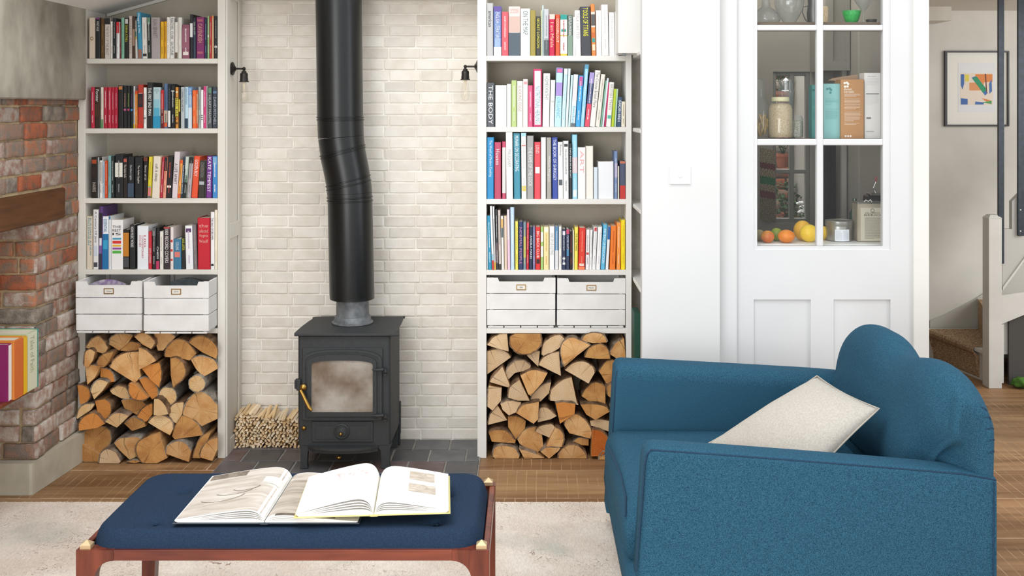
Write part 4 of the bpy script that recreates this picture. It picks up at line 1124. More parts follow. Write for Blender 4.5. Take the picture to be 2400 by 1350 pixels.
# ================================================================== CRATES
M_crate = mat('chalky_white_paint', 'e9e8e6', 0.75, 'dedcd8', 9, 6, bump=0.5, bscale=50, spec=0.2)
M_brassf = mat('brass_holder', 'a98449', 0.35, '8c6a35', 20, metal=0.8)
M_card = mat('cream_card', 'e8e4da', 0.8)
def crate(lab, x0, x1, y0, z0, h, tx, depth, grp='white slatted crates under the books'):
    w = x1-x0
    e = empty('slatted_crate', ((x0+x1)/2, y0, z0), lab, 'crate', grp)
    rc = random.Random(int((x0+5)*1000)); hs = (h-0.012)/3; g = 0.0035; ts = 0.009
    for k in range(3):      # front slats, topmost with cut-away corners raised
        a, b = 0.010+k*hs+g/2, 0.010+(k+1)*hs-g/2
        jl = rc.uniform(-.002, .002)
        if k < 2: MB().bevbox(-w/2+jl, w/2-0.001, 0, ts, a, b, 0.0015).build('slat', M_crate, e)
        else:
            b2 = b-0.018
            MB().prism([(-w/2, a), (w/2, a), (w/2, b), (w/2-w*0.16, b), (w/2-w*0.18, b2), (-w/2+w*0.18, b2), (-w/2+w*0.16, b), (-w/2, b)], 0, ts).build('slat', M_crate, e)
        MB().bevbox(-w/2+jl, w/2, depth-ts, depth, a, b-(0.018 if k == 2 else 0), 0.0015).build('slat', M_crate, e)
        for s in (-1, 1):
            xx = s*(w/2-ts/2-0.001)
            MB().bevbox(xx-ts/2, xx+ts/2, ts+0.0005, depth-ts-0.0005, a, b, 0.0015).build('slat', M_crate, e)
    for s in (-1, 1):
        for y in (ts+0.001, depth-ts-0.019):
            xx = s*(w/2-ts-0.012)
            MB().bevbox(xx-0.009, xx+0.009, y, y+0.018, 0.004, h-0.004, 0.001).build('corner_post', M_crate, e)
    n = 4
    for k in range(n):      # base boards, their ends just seen at the foot
        a = -w/2+0.004+k*(w-0.008)/n
        MB().bevbox(a, a+(w-0.008)/n-0.005, 0.002, depth-0.002, 0, 0.008, 0.001).build('base_slat', M_crate, e)
    zc_ = 0.010+2.5*hs-0.008; cw, ch = 0.039, 0.0195
    o = [(-cw/2-.0035, zc_-ch/2-.0035), (cw/2+.0035, zc_-ch/2-.0035), (cw/2+.0035, zc_+ch/2+.0035), (-cw/2-.0035, zc_+ch/2+.0035)]
    i_ = [(-cw/2, zc_-ch/2), (cw/2, zc_-ch/2), (cw/2, zc_+ch/2), (-cw/2, zc_+ch/2)]
    MB().ring(o, i_, -0.003, 0).build('label_holder', M_brassf, e)
    cd = MB().box(-cw/2-.001, cw/2+.001, -0.0012, -0.0002, zc_-ch/2-.001, zc_+ch/2+.001).build('name_card', M_card, e)
    mb = MB(); put_text(mb, tx, (-cw*.3, -0.0016, zc_-ch*.22), (1, 0, 0), (0, 0, 1), cw*.6, ch*.42, keep=True)
    mb.build('lettering', cmat('3a3a3a'), cd, fix=False)
    return e
crate('white slatted crate with a card reading Olive, left end under left bookcase', -2.1185, PX(333, 5.085), 5.085, 0.622, 0.245, 'Olive', 0.355)
crate('white slatted crate with a card reading James, beside the niche, left bookcase', PX(337, 5.07), -1.4925, 5.07, 0.622, 0.245, 'James', 0.365)
crate('white slatted crate with a card reading Abi, left one in right bookcase', PX(1141, 5.2), PX(1302, 5.2), 5.204, 0.622, 0.243, 'Abi', 0.255)
crate('white slatted crate with a card reading Mark, right one in right bookcase', PX(1306, 5.2), PX(1466, 5.2), 5.204, 0.622, 0.240, 'Mark', 0.255)
# things in the left crates
for (x, y, c, n, l) in ((252, 5.20, 'c8c2cc', 'magazine', 'colourful curled magazine standing in the crate labelled Olive'), (440, 5.25, '5a6468', 'folder', 'dark grey folder standing in the crate labelled James')):
    X = PX(x, y); mb = MB(); secs = []
    pts = [(X-0.085+0.17*k/10, 0.832+0.022*math.sin(math.pi*k/10)) for k in range(11)]
    mb.prism(pts+[(X+0.085, 0.64), (X-0.085, 0.64)], y, y+0.012)
    o = MB(); o.v = [(a-X, b-y, c_-0.64) for a, b, c_ in mb.v]; o.f = mb.f; o.mi = mb.mi
    ob = o.build(n, mat('mag_'+n, c, 0.5, '8a6aa0' if n == 'magazine' else '4a5256', 40), None); ob.location = (X, y, 0.64); tag(ob, l, n)
# ================================================================== STOVE
SY = 5.02   # plane of the stove front
st = empty('wood_burning_stove', (-0.855, 5.2, 0.009), 'black cast-iron wood-burning stove on four legs, standing on the dark hearth', 'stove')
sx = lambda x: PX(x, SY); sz = lambda y: PZ(y, SY)
xl, xr = sx(698), sx(915); zb_, zt_ = sz(1043), sz(789)
rsec = lambda x0, x1, y0, y1, r, n=4: [(cx+r*math.cos(a0+math.pi/2*k/n), cy+r*math.sin(a0+math.pi/2*k/n)) for cx, cy, a0 in ((x1-r, y1-r, 0), (x0+r, y1-r, math.pi/2), (x0+r, y0+r, math.pi), (x1-r, y0+r, 1.5*math.pi)) for k in range(n+1)]
child(MB().prism(rsec(xl, xr, SY, 5.38, 0.012), zb_, zt_, 'z'), 'body', M_iron, st, smooth=30)
# top plate with swept corners
tp = [(xl-0.013, SY-0.018), (xr+0.010, SY-0.018), (xr+0.020, SY+0.005), (xr+0.022, SY+0.10), (xr+0.016, 5.40), (xr-0.02, 5.415), (xl+0.03, 5.415), (xl+0.0, 5.36), (xl-0.014, 5.2), (xl-0.018, SY+0.03)]
mb = MB(); tpc = catmull(tp+[tp[0]], 4)[:-1]
cxm = sum(p[0] for p in tpc)/len(tpc); cym = sum(p[1] for p in tpc)/len(tpc)
def scl(f): return [(cxm+(x-cxm)*f, cym+(y-cym)*f) for x, y in tpc]
zt2 = sz(780)
mb.loft([[(x, y, zt2-0.013) for x, y in scl(.985)], [(x, y, zt2-0.009) for x, y in tpc], [(x, y, zt2-0.003) for x, y in tpc], [(x, y, zt2) for x, y in scl(.985)]])
child(mb, 'top_plate', M_iron, st, smooth=35)
# door: arched surround, frame and glass
def arch(x0, x1, z0, z1, sp, r=0.01, n=10, rb=0.006):
    """closed outline, bottom-left anticlockwise, arched top with springing height sp below z1"""
    p = []
    for k in range(4): a = math.pi + math.pi/2*k/3; p.append((x0+rb+rb*math.cos(a), z0+rb+rb*math.sin(a)))
    for k in range(4): a = 1.5*math.pi + math.pi/2*k/3; p.append((x1-rb+rb*math.cos(a), z0+rb+rb*math.sin(a)))
    xm, hw = (x0+x1)/2, (x1-x0)/2
    for k in range(n*2+1):
        a = math.pi*k/(n*2); c, s = math.cos(a), math.sin(a)
        ex = 2.6
        p.append((xm+hw*math.copysign(abs(c)**(2/ex), c), z1-sp+sp*abs(s)**(2/ex)))
    return p
zd0, zd1 = sz(984), sz(815)
child(MB().bevbox(sx(709), sx(898), SY-0.008, SY+0.004, zd0, zd1, 0.003), 'door_surround', M_iron, st)
dr_o = empty('door', (0, 0, 0), parent=st)
def sub(mb, name, m, **k):
    off = st.location
    mb.v = [(a-off[0], b-off[1], c-off[2]) for a, b, c in mb.v]
    return mb.build(name, m, dr_o, **k)
A1 = arch(sx(711), sx(896), sz(982), sz(818), 0.055); A2 = arch(sx(717), sx(890), sz(978), sz(823), 0.050)
A3 = arch(sx(722), sx(884), sz(973), sz(829), 0.045); G1 = arch(sx(731), sx(875), sz(964), sz(843), 0.022)
mb = MB(); mb.ring(A1, A2, SY-0.016, SY-0.004).ring(A2, A3, SY-0.012, SY-0.004); mb.ring(A3, G1, SY-0.020, SY-0.004)
sub(mb, 'door_frame', M_iron, smooth=30)
gm = mat('sooty_glass', '7c6a5a', 0.16, 'b4ada3', 6.5, 7, spec=0.6, ramp=(0.36, 0.66))
N_ = gm.node_tree.nodes; L_ = gm.node_tree.links
pb = N_['Principled BSDF']; pb.inputs['Alpha'].default_value = 0.82
tcg = N_.new('ShaderNodeTexCoord'); n9 = N_.new('ShaderNodeTexNoise'); n9.inputs['Scale'].default_value = 18; n9.inputs['Detail'].default_value = 9
L_.new(tcg.outputs['Object'], n9.inputs['Vector']); r9 = N_.new('ShaderNodeMapRange'); r9.inputs[1].default_value = .3; r9.inputs[2].default_value = .7
r9.inputs[3].default_value = .68; r9.inputs[4].default_value = .95; L_.new(n9.outputs['Fac'], r9.inputs[0]); L_.new(r9.outputs[0], pb.inputs['Alpha'])
sub(MB().prism(G1, SY-0.014, SY-0.010), 'glass', gm)
child(MB().box(sx(726), sx(880), SY-0.0095, SY-0.0082, sz(969), sz(838)), 'firebrick', mat('firebrick', '9a6f52', 0.9, '6e5546', 9), st)
# hinges
for y in (863, 970):
    h = MB().tube([(sx(874), SY-0.026, sz(y)), (sx(888), SY-0.030, sz(y+.5)), (sx(900), SY-0.024, sz(y))], [0.003, 0.0065, 0.008], 8)
    h.lathe([(0.008, 0), (0.008, 0.014)], 12, (sx(905), SY-0.022, sz(y+3)-0.007)); h.lathe([(0.006, 0), (0.0075, 0.003), (0.0075, 0.012)], 6, (sx(904), SY-0.022, sz(y+9)-0.007), 'y')
    h.tube([(sx(900), SY-0.022, sz(y)), (sx(905), SY-0.0, sz(y+2))], 0.006, 8)
    sub(h, 'hinge', M_iron, smooth=40)
# latch block and brass handle
child(MB().bevbox(sx(690), sx(700), SY-0.002, SY+0.03, sz(912), sz(890), 0.004).bevbox(sx(696), sx(706), SY-0.016, SY-0.0005, sz(914), sz(888), 0.003), 'latch', M_iron, st)
h = MB().lathe([(0.002, 0), (0.010, 0.003), (0.0155, 0.011), (0.012, 0.02), (0.004, 0.024)], 16, (sx(714), SY-0.044, sz(904)), 'y')
h.tube([(sx(714), SY-0.02, sz(904)), (sx(714), SY-0.008, sz(904))], 0.005, 8)
hp = [(709, 908), (716, 920), (724, 936), (731, 948), (737, 953)]
h.tube([(sx(x), SY-0.046-0.004*k, sz(y)) for k, (x, y) in enumerate(hp)], [0.0075, 0.008, 0.0085, 0.009, 0.006], 8)
sub(h, 'handle', M_brass, smooth=50)
# ash door
child(MB().bevbox(sx(731), sx(875), SY-0.007, SY+0.004, sz(1035), sz(987), 0.002), 'ash_door', M_iron, st)
fo = [(sx(737), sz(1028)), (sx(868), sz(1028)), (sx(868), sz(993)), (sx(737), sz(993))]
fi = [(sx(740), sz(1025.5)), (sx(865), sz(1025.5)), (sx(865), sz(995.5)), (sx(740), sz(995.5))]
child(MB().ring(fo, fi, SY-0.0095, SY-0.0068), 'ash_door_bead', M_iron, st)
child(MB().lathe([(0.036, 0), (0.036, -0.006), (0.031, -0.009), (0.028, -0.006), (0.024, -0.006), (0.021, -0.010), (0.012, -0.010), (0.004, -0.014)], 32, (sx(802), SY-0.007, sz(1010)), 'y'), 'air_wheel', M_iron, st, smooth=35)
child(MB().lathe([(0.005, 0), (0.005, -0.004), (0.008, -0.008), (0.006, -0.014), (0.002, -0.016)], 14, (sx(801), SY-0.0212, sz(1013)), 'y'), 'knob', M_brass, st, smooth=50)
for x, y, yy in ((713, 1002, SY), (795, 1071, SY+0.02)):
    child(MB().lathe([(0.003, 0.006), (0.004, 0), (0.0095, -0.004), (0.0105, -0.010), (0.006, -0.015), (0.001, -0.016)], 16, (PX(x, yy), yy-0.001, PZ(y, yy)), 'y'), 'knob', M_brass, st, smooth=60)
child(MB().tube([(PX(795, SY+0.02), SY+0.02, PZ(1071, SY)), (PX(795, SY+0.02), SY+0.12, PZ(1064, SY))], 0.0025, 6), 'rod', M_iron, st)
# ash lip, bowed
lip = [(sx(722), SY+0.001)] + [(sx(722)+(sx(886)-sx(722))*k/10, SY-0.004-0.052*math.sin(math.pi*k/10)**0.6) for k in range(11)] + [(sx(886), SY+0.001)]
child(MB().prism(lip, sz(1046)-0.006, sz(1042)-0.002, 'z').prism([(x, SY+(y-SY)*0.75) for x, y in lip], sz(1052)-0.01, sz(1046)-0.0065, 'z'), 'ash_lip', M_iron, st)
# legs
for (xa, xb, y0) in ((sx(702), sx(721), SY+0.003), (sx(892), sx(915), SY+0.003), (sx(704), sx(722), 5.33), (sx(893), sx(913), 5.33)):
    mb = MB(); zl = zb_+0.002; s = 1 if xa < -0.86 else -1
    cxl = (xa+xb)/2; w = (xb-xa)/2
    def sq(c, w_, z, d=0.03): return [(c-w_, y0, z), (c+w_, y0, z), (c+w_, y0+d, z), (c-w_, y0+d, z)]
    mb.loft([sq(cxl, w*.95, 0.010), sq(cxl, w*.8, 0.03), sq(cxl+s*.002, w*.9, zl-0.03), sq(cxl+s*0.006, w*1.25, zl-0.012), sq(cxl+s*0.012, w*1.8, zl)])
    child(mb, 'leg', M_iron, st)
child(MB().bevbox(xr-0.015, xr+0.004, 5.37, 5.405, 0.06, zb_+0.10, 0.002).bevbox(xr-0.012, xr+0.002, 5.372, 5.40, 0.010, 0.06, 0.002), 'rear_bracket', M_iron, st)

# ================================================================== FLUE
FY = 5.25; fs = FY/F
fl = empty('flue_pipe', (PX(826, FY), FY, 0.645), 'black twin-wall flue pipe with a crank, rising from the stove to the roof', 'flue pipe')
def fsec(x, y, r, tilt):
    """ring centred at pixel (x,y) in the pipe's plane; tilt = slope of the ring plane"""
    c = (PX(x, FY), FY, PZ(y, FY)); ca, sa = math.cos(tilt), math.sin(tilt); seg = 40
    return [(c[0]+r*math.cos(2*math.pi*k/seg)*ca, c[1]+r*math.sin(2*math.pi*k/seg), c[2]+r*math.cos(2*math.pi*k/seg)*sa) for k in range(seg)]
def band(x, y, r, t, x2=None):
    return [fsec(x, y+1.8, r, t), fsec(x, y+1.0, r+0.004, t), fsec(x, y-1.0, r+0.004, t), fsec(x, y-1.8, r, t)]
r0 = 54*fs*0.995
mb = MB().loft([fsec(825.5, 700, r0*.93, 0), fsec(825.5, 699, r0*.965, 0), fsec(825, 692, r0*.965, 0), fsec(825, 690, r0*.97, 0), fsec(820.5, 474, r0*.965, 0)]+band(820.3, 470, r0*.965, 0)+[fsec(820, 466, r0*.965, 0)]+band(819.8, 462, r0*.965, 0.02)+[fsec(819.4, 452, r0*.965, 0.03)])
child(mb, 'lower_pipe', M_black, fl, smooth=40)
mb = MB().loft([fsec(819.4, 451.5, r0*.972, 0.03)]+[fsec(818.6, 441, r0*.972, .16)]+band(817.5, 434, r0*.972, .22)+[fsec(816.9, 429, r0*.975, .24)]+band(816, 424, r0*.975, .25)+[fsec(812, 400, r0*.98, .26), fsec(804.5, 364, r0*.985, .26)]+band(803.8, 359, r0*.985, .25)+band(803, 353, r0*.985, .25)+[fsec(800.6, 334, r0*.985, .14), fsec(799.4, 322, r0*.99, .09)])
child(mb, 'elbow', M_black, fl, smooth=40)
mb = MB().loft([fsec(799.2, 321, r0*.995, .08), fsec(798.4, 300, r0*.995, .0)]+band(797.8, 281, r0*.995, 0)+band(797.4, 275, r0*.995, 0)+[fsec(797.3, 270, r0*.995, 0), fsec(795, 90, r0*.995, 0), fsec(793.5, -20, r0, 0), fsec(792, -140, r0, 0), fsec(792, -560, r0, 0)])
child(mb, 'upper_pipe', M_black, fl, smooth=40)
M_col = mat('worn_grey_iron', '5f6367', 0.55, '86898b', 30, 8, metal=0.3, bump=0.4, ramp=(.35, .75))
cX = PX(826.5, FY)
mb = MB().lathe([(0.099, 0.0), (0.099, 0.005), (0.089, 0.009), (0.086, 0.03), (0.084, 0.034), (0.0785, 0.036), (0.078, 0.045), (0.078, 0.115)], 40, (cX, FY, 0.639))
child(mb, 'collar', M_col, fl, smooth=40)

# ================================================================== WALL LAMPS
M_bronze = mat('dark_bronze', '3a3734', 0.4, '2b2927', 60, metal=0.6)
M_bulb = glassmat('bulb_glass', (0.99, 0.98, 0.96), 1.0)
M_fil = mat('filament', 'e8dcc0', 0.4)
def sconce(lab, xw, s, xs_, ytop, Yc):
    """xw wall x, s direction along x away from it"""
    z = PZ(ytop, Yc); e = empty('wall_lamp', (xw, Yc, z), lab, 'lamp', 'bare-bulb wall lamps by the brick niche')
    X = PX(xs_, Yc)-xw
    MB().lathe([(0.033, 0.0), (0.033, s*0.004), (0.026, s*0.008), (0.016, s*0.012), (0.009, s*0.018)], 24, (0.0, 0, 0), 'x').build('wall_rose', M_bronze, e, smooth=40)
    MB().tube([(s*0.012, 0, 0), (X, 0, 0)], 0.0048, 10).sphere((X, 0, 0), 0.0085, 12, 8).tube([(X, 0, 0), (X, 0, -0.012)], 0.006, 10).build('arm', M_bronze, e, smooth=50)
    MB().lathe([(0.006, -0.010), (0.011, -0.012), (0.011, -0.017), (0.016, -0.022), (0.0185, -0.026), (0.0185, -0.045), (0.0195, -0.046), (0.0195, -0.060), (0.024, -0.061), (0.024, -0.065), (0.012, -0.066)], 24, (X, 0, 0)).build('lamp_holder', M_bronze, e, smooth=35)
    b = MB().lathe([(0.010, -0.064), (0.0125, -0.075), (0.017, -0.095), (0.021, -0.125), (0.0205, -0.145), (0.015, -0.162), (0.004, -0.170), (0.0005, -0.171)], 24, (X, 0, 0), cap=False).build('bulb', M_bulb, e, smooth=60)
    f = MB().lathe([(0.006, -0.066), (0.0045, -0.09), (0.0025, -0.10)], 12, (X, 0, 0))
    for k in range(4):
        a = k*math.pi/2; f.tube([(X+.003*math.cos(a), .003*math.sin(a), -0.098), (X+.008*math.cos(a), .008*math.sin(a), -0.148)], 0.0006, 4)
    f.build('filament_stem', M_fil, b)
sconce('black wall lamp with a clear bulb, on the left side of the brick niche', -1.443, 1, 572, 161, 5.29)
sconce('black wall lamp with a clear bulb, on the right side of the brick niche', -0.2475, -1, 1090.5, 156, 5.29)
# dimmer switch
e = empty('dimmer_switch', (PX(1594, YP), YP-0.0005, PZ(410, YP)), 'square white dimmer switch with a round knob on the white pillar', 'light switch')
hw_ = 24.5*YP/F; hh_ = 22*YP/F
MB().bevbox(-hw_, hw_, -0.007, 0, -hh_, hh_, 0.0022).build('plate', mat('switch_plastic', 'f2f4f8', 0.25, spec=.5), e)
MB().lathe([(0.0105, 0), (0.0105, -0.008), (0.009, -0.0125), (0.001, -0.013)], 20, (0, -0.007, 0), 'y').build('knob', MATS['switch_plastic'], e, smooth=40)

# ================================================================== PANTRY DOOR
DT = 0.04
door = empty('door_1', ((dl+dr)/2, DY, 0)); tag(door, kind='structure')
dx = lambda x: PX(x, DY); dz = lambda y: PZ(y, DY)
M_door = mat('door_paint', 'dcddde', 0.4, 'd8d9da', 3, spec=0.4)
g0, g1, g2, g3 = dx(1775), dx(1915), dx(1930), dx(2070)
zr = [dz(577.5), dz(340.5), dz(326), dz(71), dz(58), dz(-190)]
pz1 = dz(702); pz0 = dz(1010)
px_ = [dx(1767), dx(1900), dx(1954), dx(2087)]
mb = MB()
mb.box(dl, px_[0], DY, DY+DT, 0.01, 2.9); mb.box(px_[3], dr, DY, DY+DT, 0.01, 2.9)
mb.box(px_[0], px_[3], DY, DY+DT, pz1, zr[0]-0.016); mb.box(px_[0], px_[3], DY, DY+DT, 0.01, pz0); mb.box(px_[1], px_[2], DY, DY+DT, pz0, pz1)
mb.box(px_[0], px_[3], DY, DY+DT, zr[5], 2.9)
child(mb, 'door_frame', M_door, door)
for a, b in ((px_[0], px_[1]), (px_[2], px_[3])):
    child(MB().box(a, b, DY+0.012, DY+0.028, pz0, pz1), 'door_panel', M_door, door)
mb = MB()
go = [(px_[0], zr[0]-0.016), (px_[3], zr[0]-0.016), (px_[3], zr[5]), (px_[0], zr[5])]
gi = [(g0, zr[0]), (g3, zr[0]), (g3, zr[5]-.01), (g0, zr[5]-.01)]
mb.ring(go, gi, DY+0.004, DY+DT-0.004)
child(mb, 'glazing_bead', M_door, door)
child(MB().bevbox(g1, g2, DY+0.003, DY+DT-0.003, zr[0], zr[5], 0.003), 'glazing_bar', M_door, door)
for a, b in ((1, 2), (3, 4)):
    child(MB().bevbox(g0, g1, DY+0.003, DY+DT-0.003, zr[a], zr[b], 0.003).bevbox(g2, g3, DY+0.003, DY+DT-0.003, zr[a], zr[b], 0.003), 'glazing_bar', M_door, door)
for (a, b) in ((g0, g1), (g2, g3)):
    for (c, d) in ((0, 1), (2, 3), (4, 5)):
        child(MB().box(a, b, DY+0.018, DY+0.022, zr[c], zr[d]), 'pane', M_glass, door)

# ---- pantry shelves (world)
sh = empty('pantry_shelving', (1.35, 5.1, 0.9), 'wooden pantry shelves and counter behind the glazed door', 'shelf')
ZSH = [dz(577.5)+0.004, 1.531, 2.065]
M_pshelf = wavewood('pantry_shelf', '8a7765', '6f5f50', scale=6, stretch=(.4, 3, 3))
child(MB().bevbox(0.94, PXR-0.06, 4.955, 5.44, ZSH[0]-0.03, ZSH[0], 0.002), 'counter', M_white, sh)
child(MB().bevbox(0.94, PXR-0.06, 4.955, 5.17, ZSH[1]-0.022, ZSH[1], 0.002), 'shelf', M_pshelf, sh)
child(MB().bevbox(0.94, PXR-0.06, 4.955, 5.22, ZSH[2]-0.024, ZSH[2], 0.002), 'shelf', M_pshelf, sh)
# upright posts and dark drape on the pantry's right side
M_postw = mat('post_paint', 'a8a59c', 0.6)
e = empty('clothes_rail_frame', (1.6, 5.9, 0.0), 'pair of pale upright posts behind the tins in the pantry', 'posts')
for x0_, x1_, Yp in ((1974, 1987, 5.95), (2014, 2031, 5.75)):
    child(MB().bevbox(PX(x0_, Yp), PX(x1_, Yp)-0.004, Yp, Yp+0.03, 0, 2.2, 0.003), 'post', M_postw, e)
child(MB().box(PX(1974, 5.95), PXR-0.06, 5.975, 6.0, 2.0, 2.05), 'rail', M_postw, e)
M_dark = mat('dark_cloth', '3a3634', 0.9, '2a2725', 8, bump=.4)
mb = MB(); pts = []
for k in range(25):
    x = PX(1935, 6.1)+(PXR-0.07-PX(1935, 6.1))*k/24; pts.append((x, 6.12+0.018*math.sin(k*1.9)))
mb.prism(pts+[(x, y+0.012) for x, y in reversed(pts)], 0.02, PZ(330, 6.1), 'z')
o = MB(); o.v = [(a-1.6, b-6.1, c) for a, b, c in mb.v]; o.f, o.mi = mb.f, mb.mi
ob = o.build('curtain', M_dark); ob.location = (1.6, 6.1, 0); tag(ob, 'dark hanging cloth at the back of the pantry, right of the window', 'curtain')
e = empty('wall_cabinet', (1.62, 6.1, 1.9), 'grey panelled wall cabinet high at the back of the pantry', 'cabinet')
M_gc = mat('cabinet_grey', '9a978e', 0.6)
a_, b_, c_, d_ = PX(1936, 5.9), PXR-0.055, PZ(165, 5.9), 2.6
child(MB().box(a_, b_, 5.92, 6.24, c_, d_), 'body', M_gc, e)
child(MB().ring([(a_, c_), (b_, c_), (b_, d_), (a_, d_)], [(a_+.04, c_+.05), (b_-.02, c_+.05), (b_-.02, d_-.05), (a_+.04, d_-.05)], 5.905, 5.919), 'cabinet_door', M_gc, e)
# crochet hanging beside the window
Yh = 6.2435; mb = MB(); e = empty('crochet_hanging', (PX(1800, Yh), Yh, PZ(430, Yh)), 'crocheted string hanging with red and green bands beside the pantry window', 'wall hanging')
bands_ = [(345, 378, 'b8a888'), (378, 392, '8a3038'), (392, 410, 'b8a888'), (410, 428, '1f8a44'), (428, 444, 'b8a888'), (444, 460, '8a3038'), (460, 518, 'a89878')]
for y0_, y1_, c in bands_:
    n = 10; xa, xb = 1782, 1817
    up = [(xa+(xb-xa)*k/n, y0_+(3 if k % 2 else 0)+6*k/n) for k in range(n+1)]; dn = [(xa+(xb-xa)*k/n, y1_+(3 if k % 2 else 0)+6*k/n) for k in range(n+1)]
    if y0_ == 460: dn = [(xa+(xb-xa)*k/n, y1_-16*abs(k/n-.45)+6*k/n) for k in range(n+1)]
    child(MB().prism([(PX(x, Yh), PZ(y, Yh)) for x, y in up]+[(PX(x, Yh), PZ(y, Yh)) for x, y in reversed(dn)], Yh, Yh+0.006), 'band', mat('yarn_'+c, c, .95, '%02x%02x%02x' % tuple(int(int(c[i:i+2], 16)*.6) for i in (0, 2, 4)), 210, 2, bump=.8, ramp=(.45, .5)), e)

# ---- food and jars
def lathe_thing(name, lab, cat, x, zb, Y, prof, m, parts=(), seg=28, grp=None):
    e = empty(name, (PX(x, Y), Y, zb), lab, cat, grp)
    MB().lathe(prof, seg, cap=False).build(parts[0] if parts else 'body', m, e, smooth=50)
    return e
s_ = 5.05/F
M_jar = glassmat('jar_glass', (0.95, 0.97, 0.96), 1.6, 0.06, 'c8d0cc')
M_clear = glassmat('clear_glass', (0.93, 0.95, 0.95), 2.2, 0.10, 'b8bcbc')
M_oat = mat('oats', 'd8c4a4', 0.95, 'b89c78', 300, 3, bump=1.0, bscale=160, ramp=(.4, .6))
e = lathe_thing('storage_jar', 'glass jar of oats with a cream screw lid, on the middle pantry shelf', 'jar', 1829, 1.5325, 5.06, [(0.050, 0.001), (0.056, 0.008), (0.0575, 0.03), (0.0575, 0.135), (0.052, 0.155), (0.040, 0.168), (0.038, 0.176)], M_jar, ('glass',))
MB().lathe([(0.001, 0.003), (0.053, 0.006), (0.0555, 0.03), (0.0555, 0.134), (0.050, 0.152), (0.038, 0.162), (0.001, 0.163)], 28).build('oats', M_oat, e, smooth=50)
MB().lathe([(0.0395, 0.172), (0.041, 0.174), (0.041, 0.188), (0.038, 0.192), (0.001, 0.193)], 28).build('lid', mat('cream_tin_lid', 'd8d2a8', .4), e, smooth=40)
e = lathe_thing('pasta_jar', 'glass clip-top jar of pasta left of the oats jar in the pantry', 'jar', 1775, 1.5325, 5.09, [(0.052, 0.001), (0.056, 0.01), (0.056, 0.15), (0.04, 0.18), (0.036, 0.2), (0.036, 0.26), (0.03, 0.275), (0.01, 0.28)], M_jar, ('glass',))
mb = MB()
rq = random.Random(2)
for k in range(60):
    x, y = rq.uniform(-.045, .045), rq.uniform(-.04, .04)
    if x*x+y*y > .0021: continue
    z0 = rq.uniform(.008, .07); mb.tube([(x, y, z0), (x+rq.uniform(-.012, .012), y+rq.uniform(-.01, .01), z0+.045)], .0055, 6)
tag(mb.build('pasta', mat('pasta', 'cfae6a', .7, 'a8864a', 40), e), kind='stuff')
e = lathe_thing('bean_jar', 'jar of pale seeds half behind the oats jar in the pantry', 'jar', 1864, 1.5325, 5.125, [(0.03, 0.001), (0.036, 0.006), (0.036, 0.085), (0.03, 0.1), (0.028, 0.105)], M_jar, ('glass',))
MB().lathe([(0.001, 0.003), (0.034, 0.006), (0.034, 0.08), (0.001, 0.084)], 20).build('seeds', mat('seeds', 'c9c4b4', .9, '8f8a7a', 320, 2, ramp=(.45, .55)), e, smooth=50)
lathe_thing('storage_jar', 'tall empty glass jar with a wired lid behind the oats jar', 'jar', 1842, 1.5325, 5.135, [(0.032, 0.001), (0.036, 0.01), (0.036, 0.2), (0.04, 0.215), (0.04, 0.222), (0.034, 0.225), (0.034, 0.27), (0.001, 0.285)], M_clear, ('glass',))
# upper shelf: jugs, vase, cup, coupe
zt = 2.0665
lathe_thing('decanter', 'wide glass ship decanter at the top left of the pantry door', 'decanter', 1795, zt, 5.06, [(0.001, 0.002), (0.058, 0.003), (0.066, 0.015), (0.06, 0.04), (0.04, 0.062), (0.022, 0.075), (0.018, 0.10), (0.018, 0.19), (0.026, 0.2)], M_clear, ('glass',))
lathe_thing('glass_vase', 'large rounded glass vase beside the decanter on the top pantry shelf', 'vase', 1850, zt, 5.06, [(0.001, 0.002), (0.028, 0.003), (0.03, 0.008), (0.045, 0.03), (0.062, 0.065), (0.068, 0.10), (0.062, 0.14), (0.05, 0.17), (0.056, 0.2)], M_clear, ('glass',))
e = lathe_thing('jug', 'dark metal jug with a curled handle on the top pantry shelf', 'jug', 1908, zt, 5.10, [(0.001, .002), (0.03, 0.003), (0.034, 0.05), (0.028, 0.09), (0.03, 0.12)], mat('pewter', '6d6d6a', .4, metal=.7), ('body',))
MB().tube([(-.03, -.0, .085), (-.052, -.0, .08), (-.054, 0, .055), (-.045, 0, .03), (-.033, 0, .012)], .003, 8).build('handle', MATS['pewter'], e, smooth=60)
e = lathe_thing('green_cup', 'small bright green glazed bowl on the top pantry shelf', 'bowl', 1996, zt, 5.05, [(0.024, 0.001), (0.026, 0.004), (0.034, 0.02), (0.041, 0.045), (0.0435, 0.058), (0.041, 0.058), (0.036, 0.035), (0.022, 0.008), (0.001, 0.006)], mat('green_glaze', '3fbf5c', .25, '2fa64c', 90, spec=.6), ('bowl',))
lathe_thing('coupe_glass', 'cut-glass stemmed coupe right of the green bowl', 'glass', 2024, zt, 5.04, [(0.022, 0.001), (0.021, 0.003), (0.005, 0.006), (0.0035, 0.012), (0.004, 0.05), (0.012, 0.062), (0.034, 0.092), (0.05, 0.12), (0.051, 0.125)], M_clear, ('glass',))
lathe_thing('ramekin', 'small dark grey ramekin at the right end of the top pantry shelf', 'dish', 2042, zt, 5.10, [(0.001, .002), (0.022, 0.002), (0.026, 0.022), (0.023, 0.023), (0.02, 0.006), (0.001, 0.005)], mat('grey_glaze', '55534f', .4), ('bowl',))
lathe_thing('storage_jar', 'narrow glass jar of grain at the left of the top right pane', 'jar', 1932, zt, 5.06, [(0.001, 0.002), (0.017, 0.003), (0.018, 0.01), (0.018, 0.075), (0.015, 0.08)], M_oat, ('jar',))
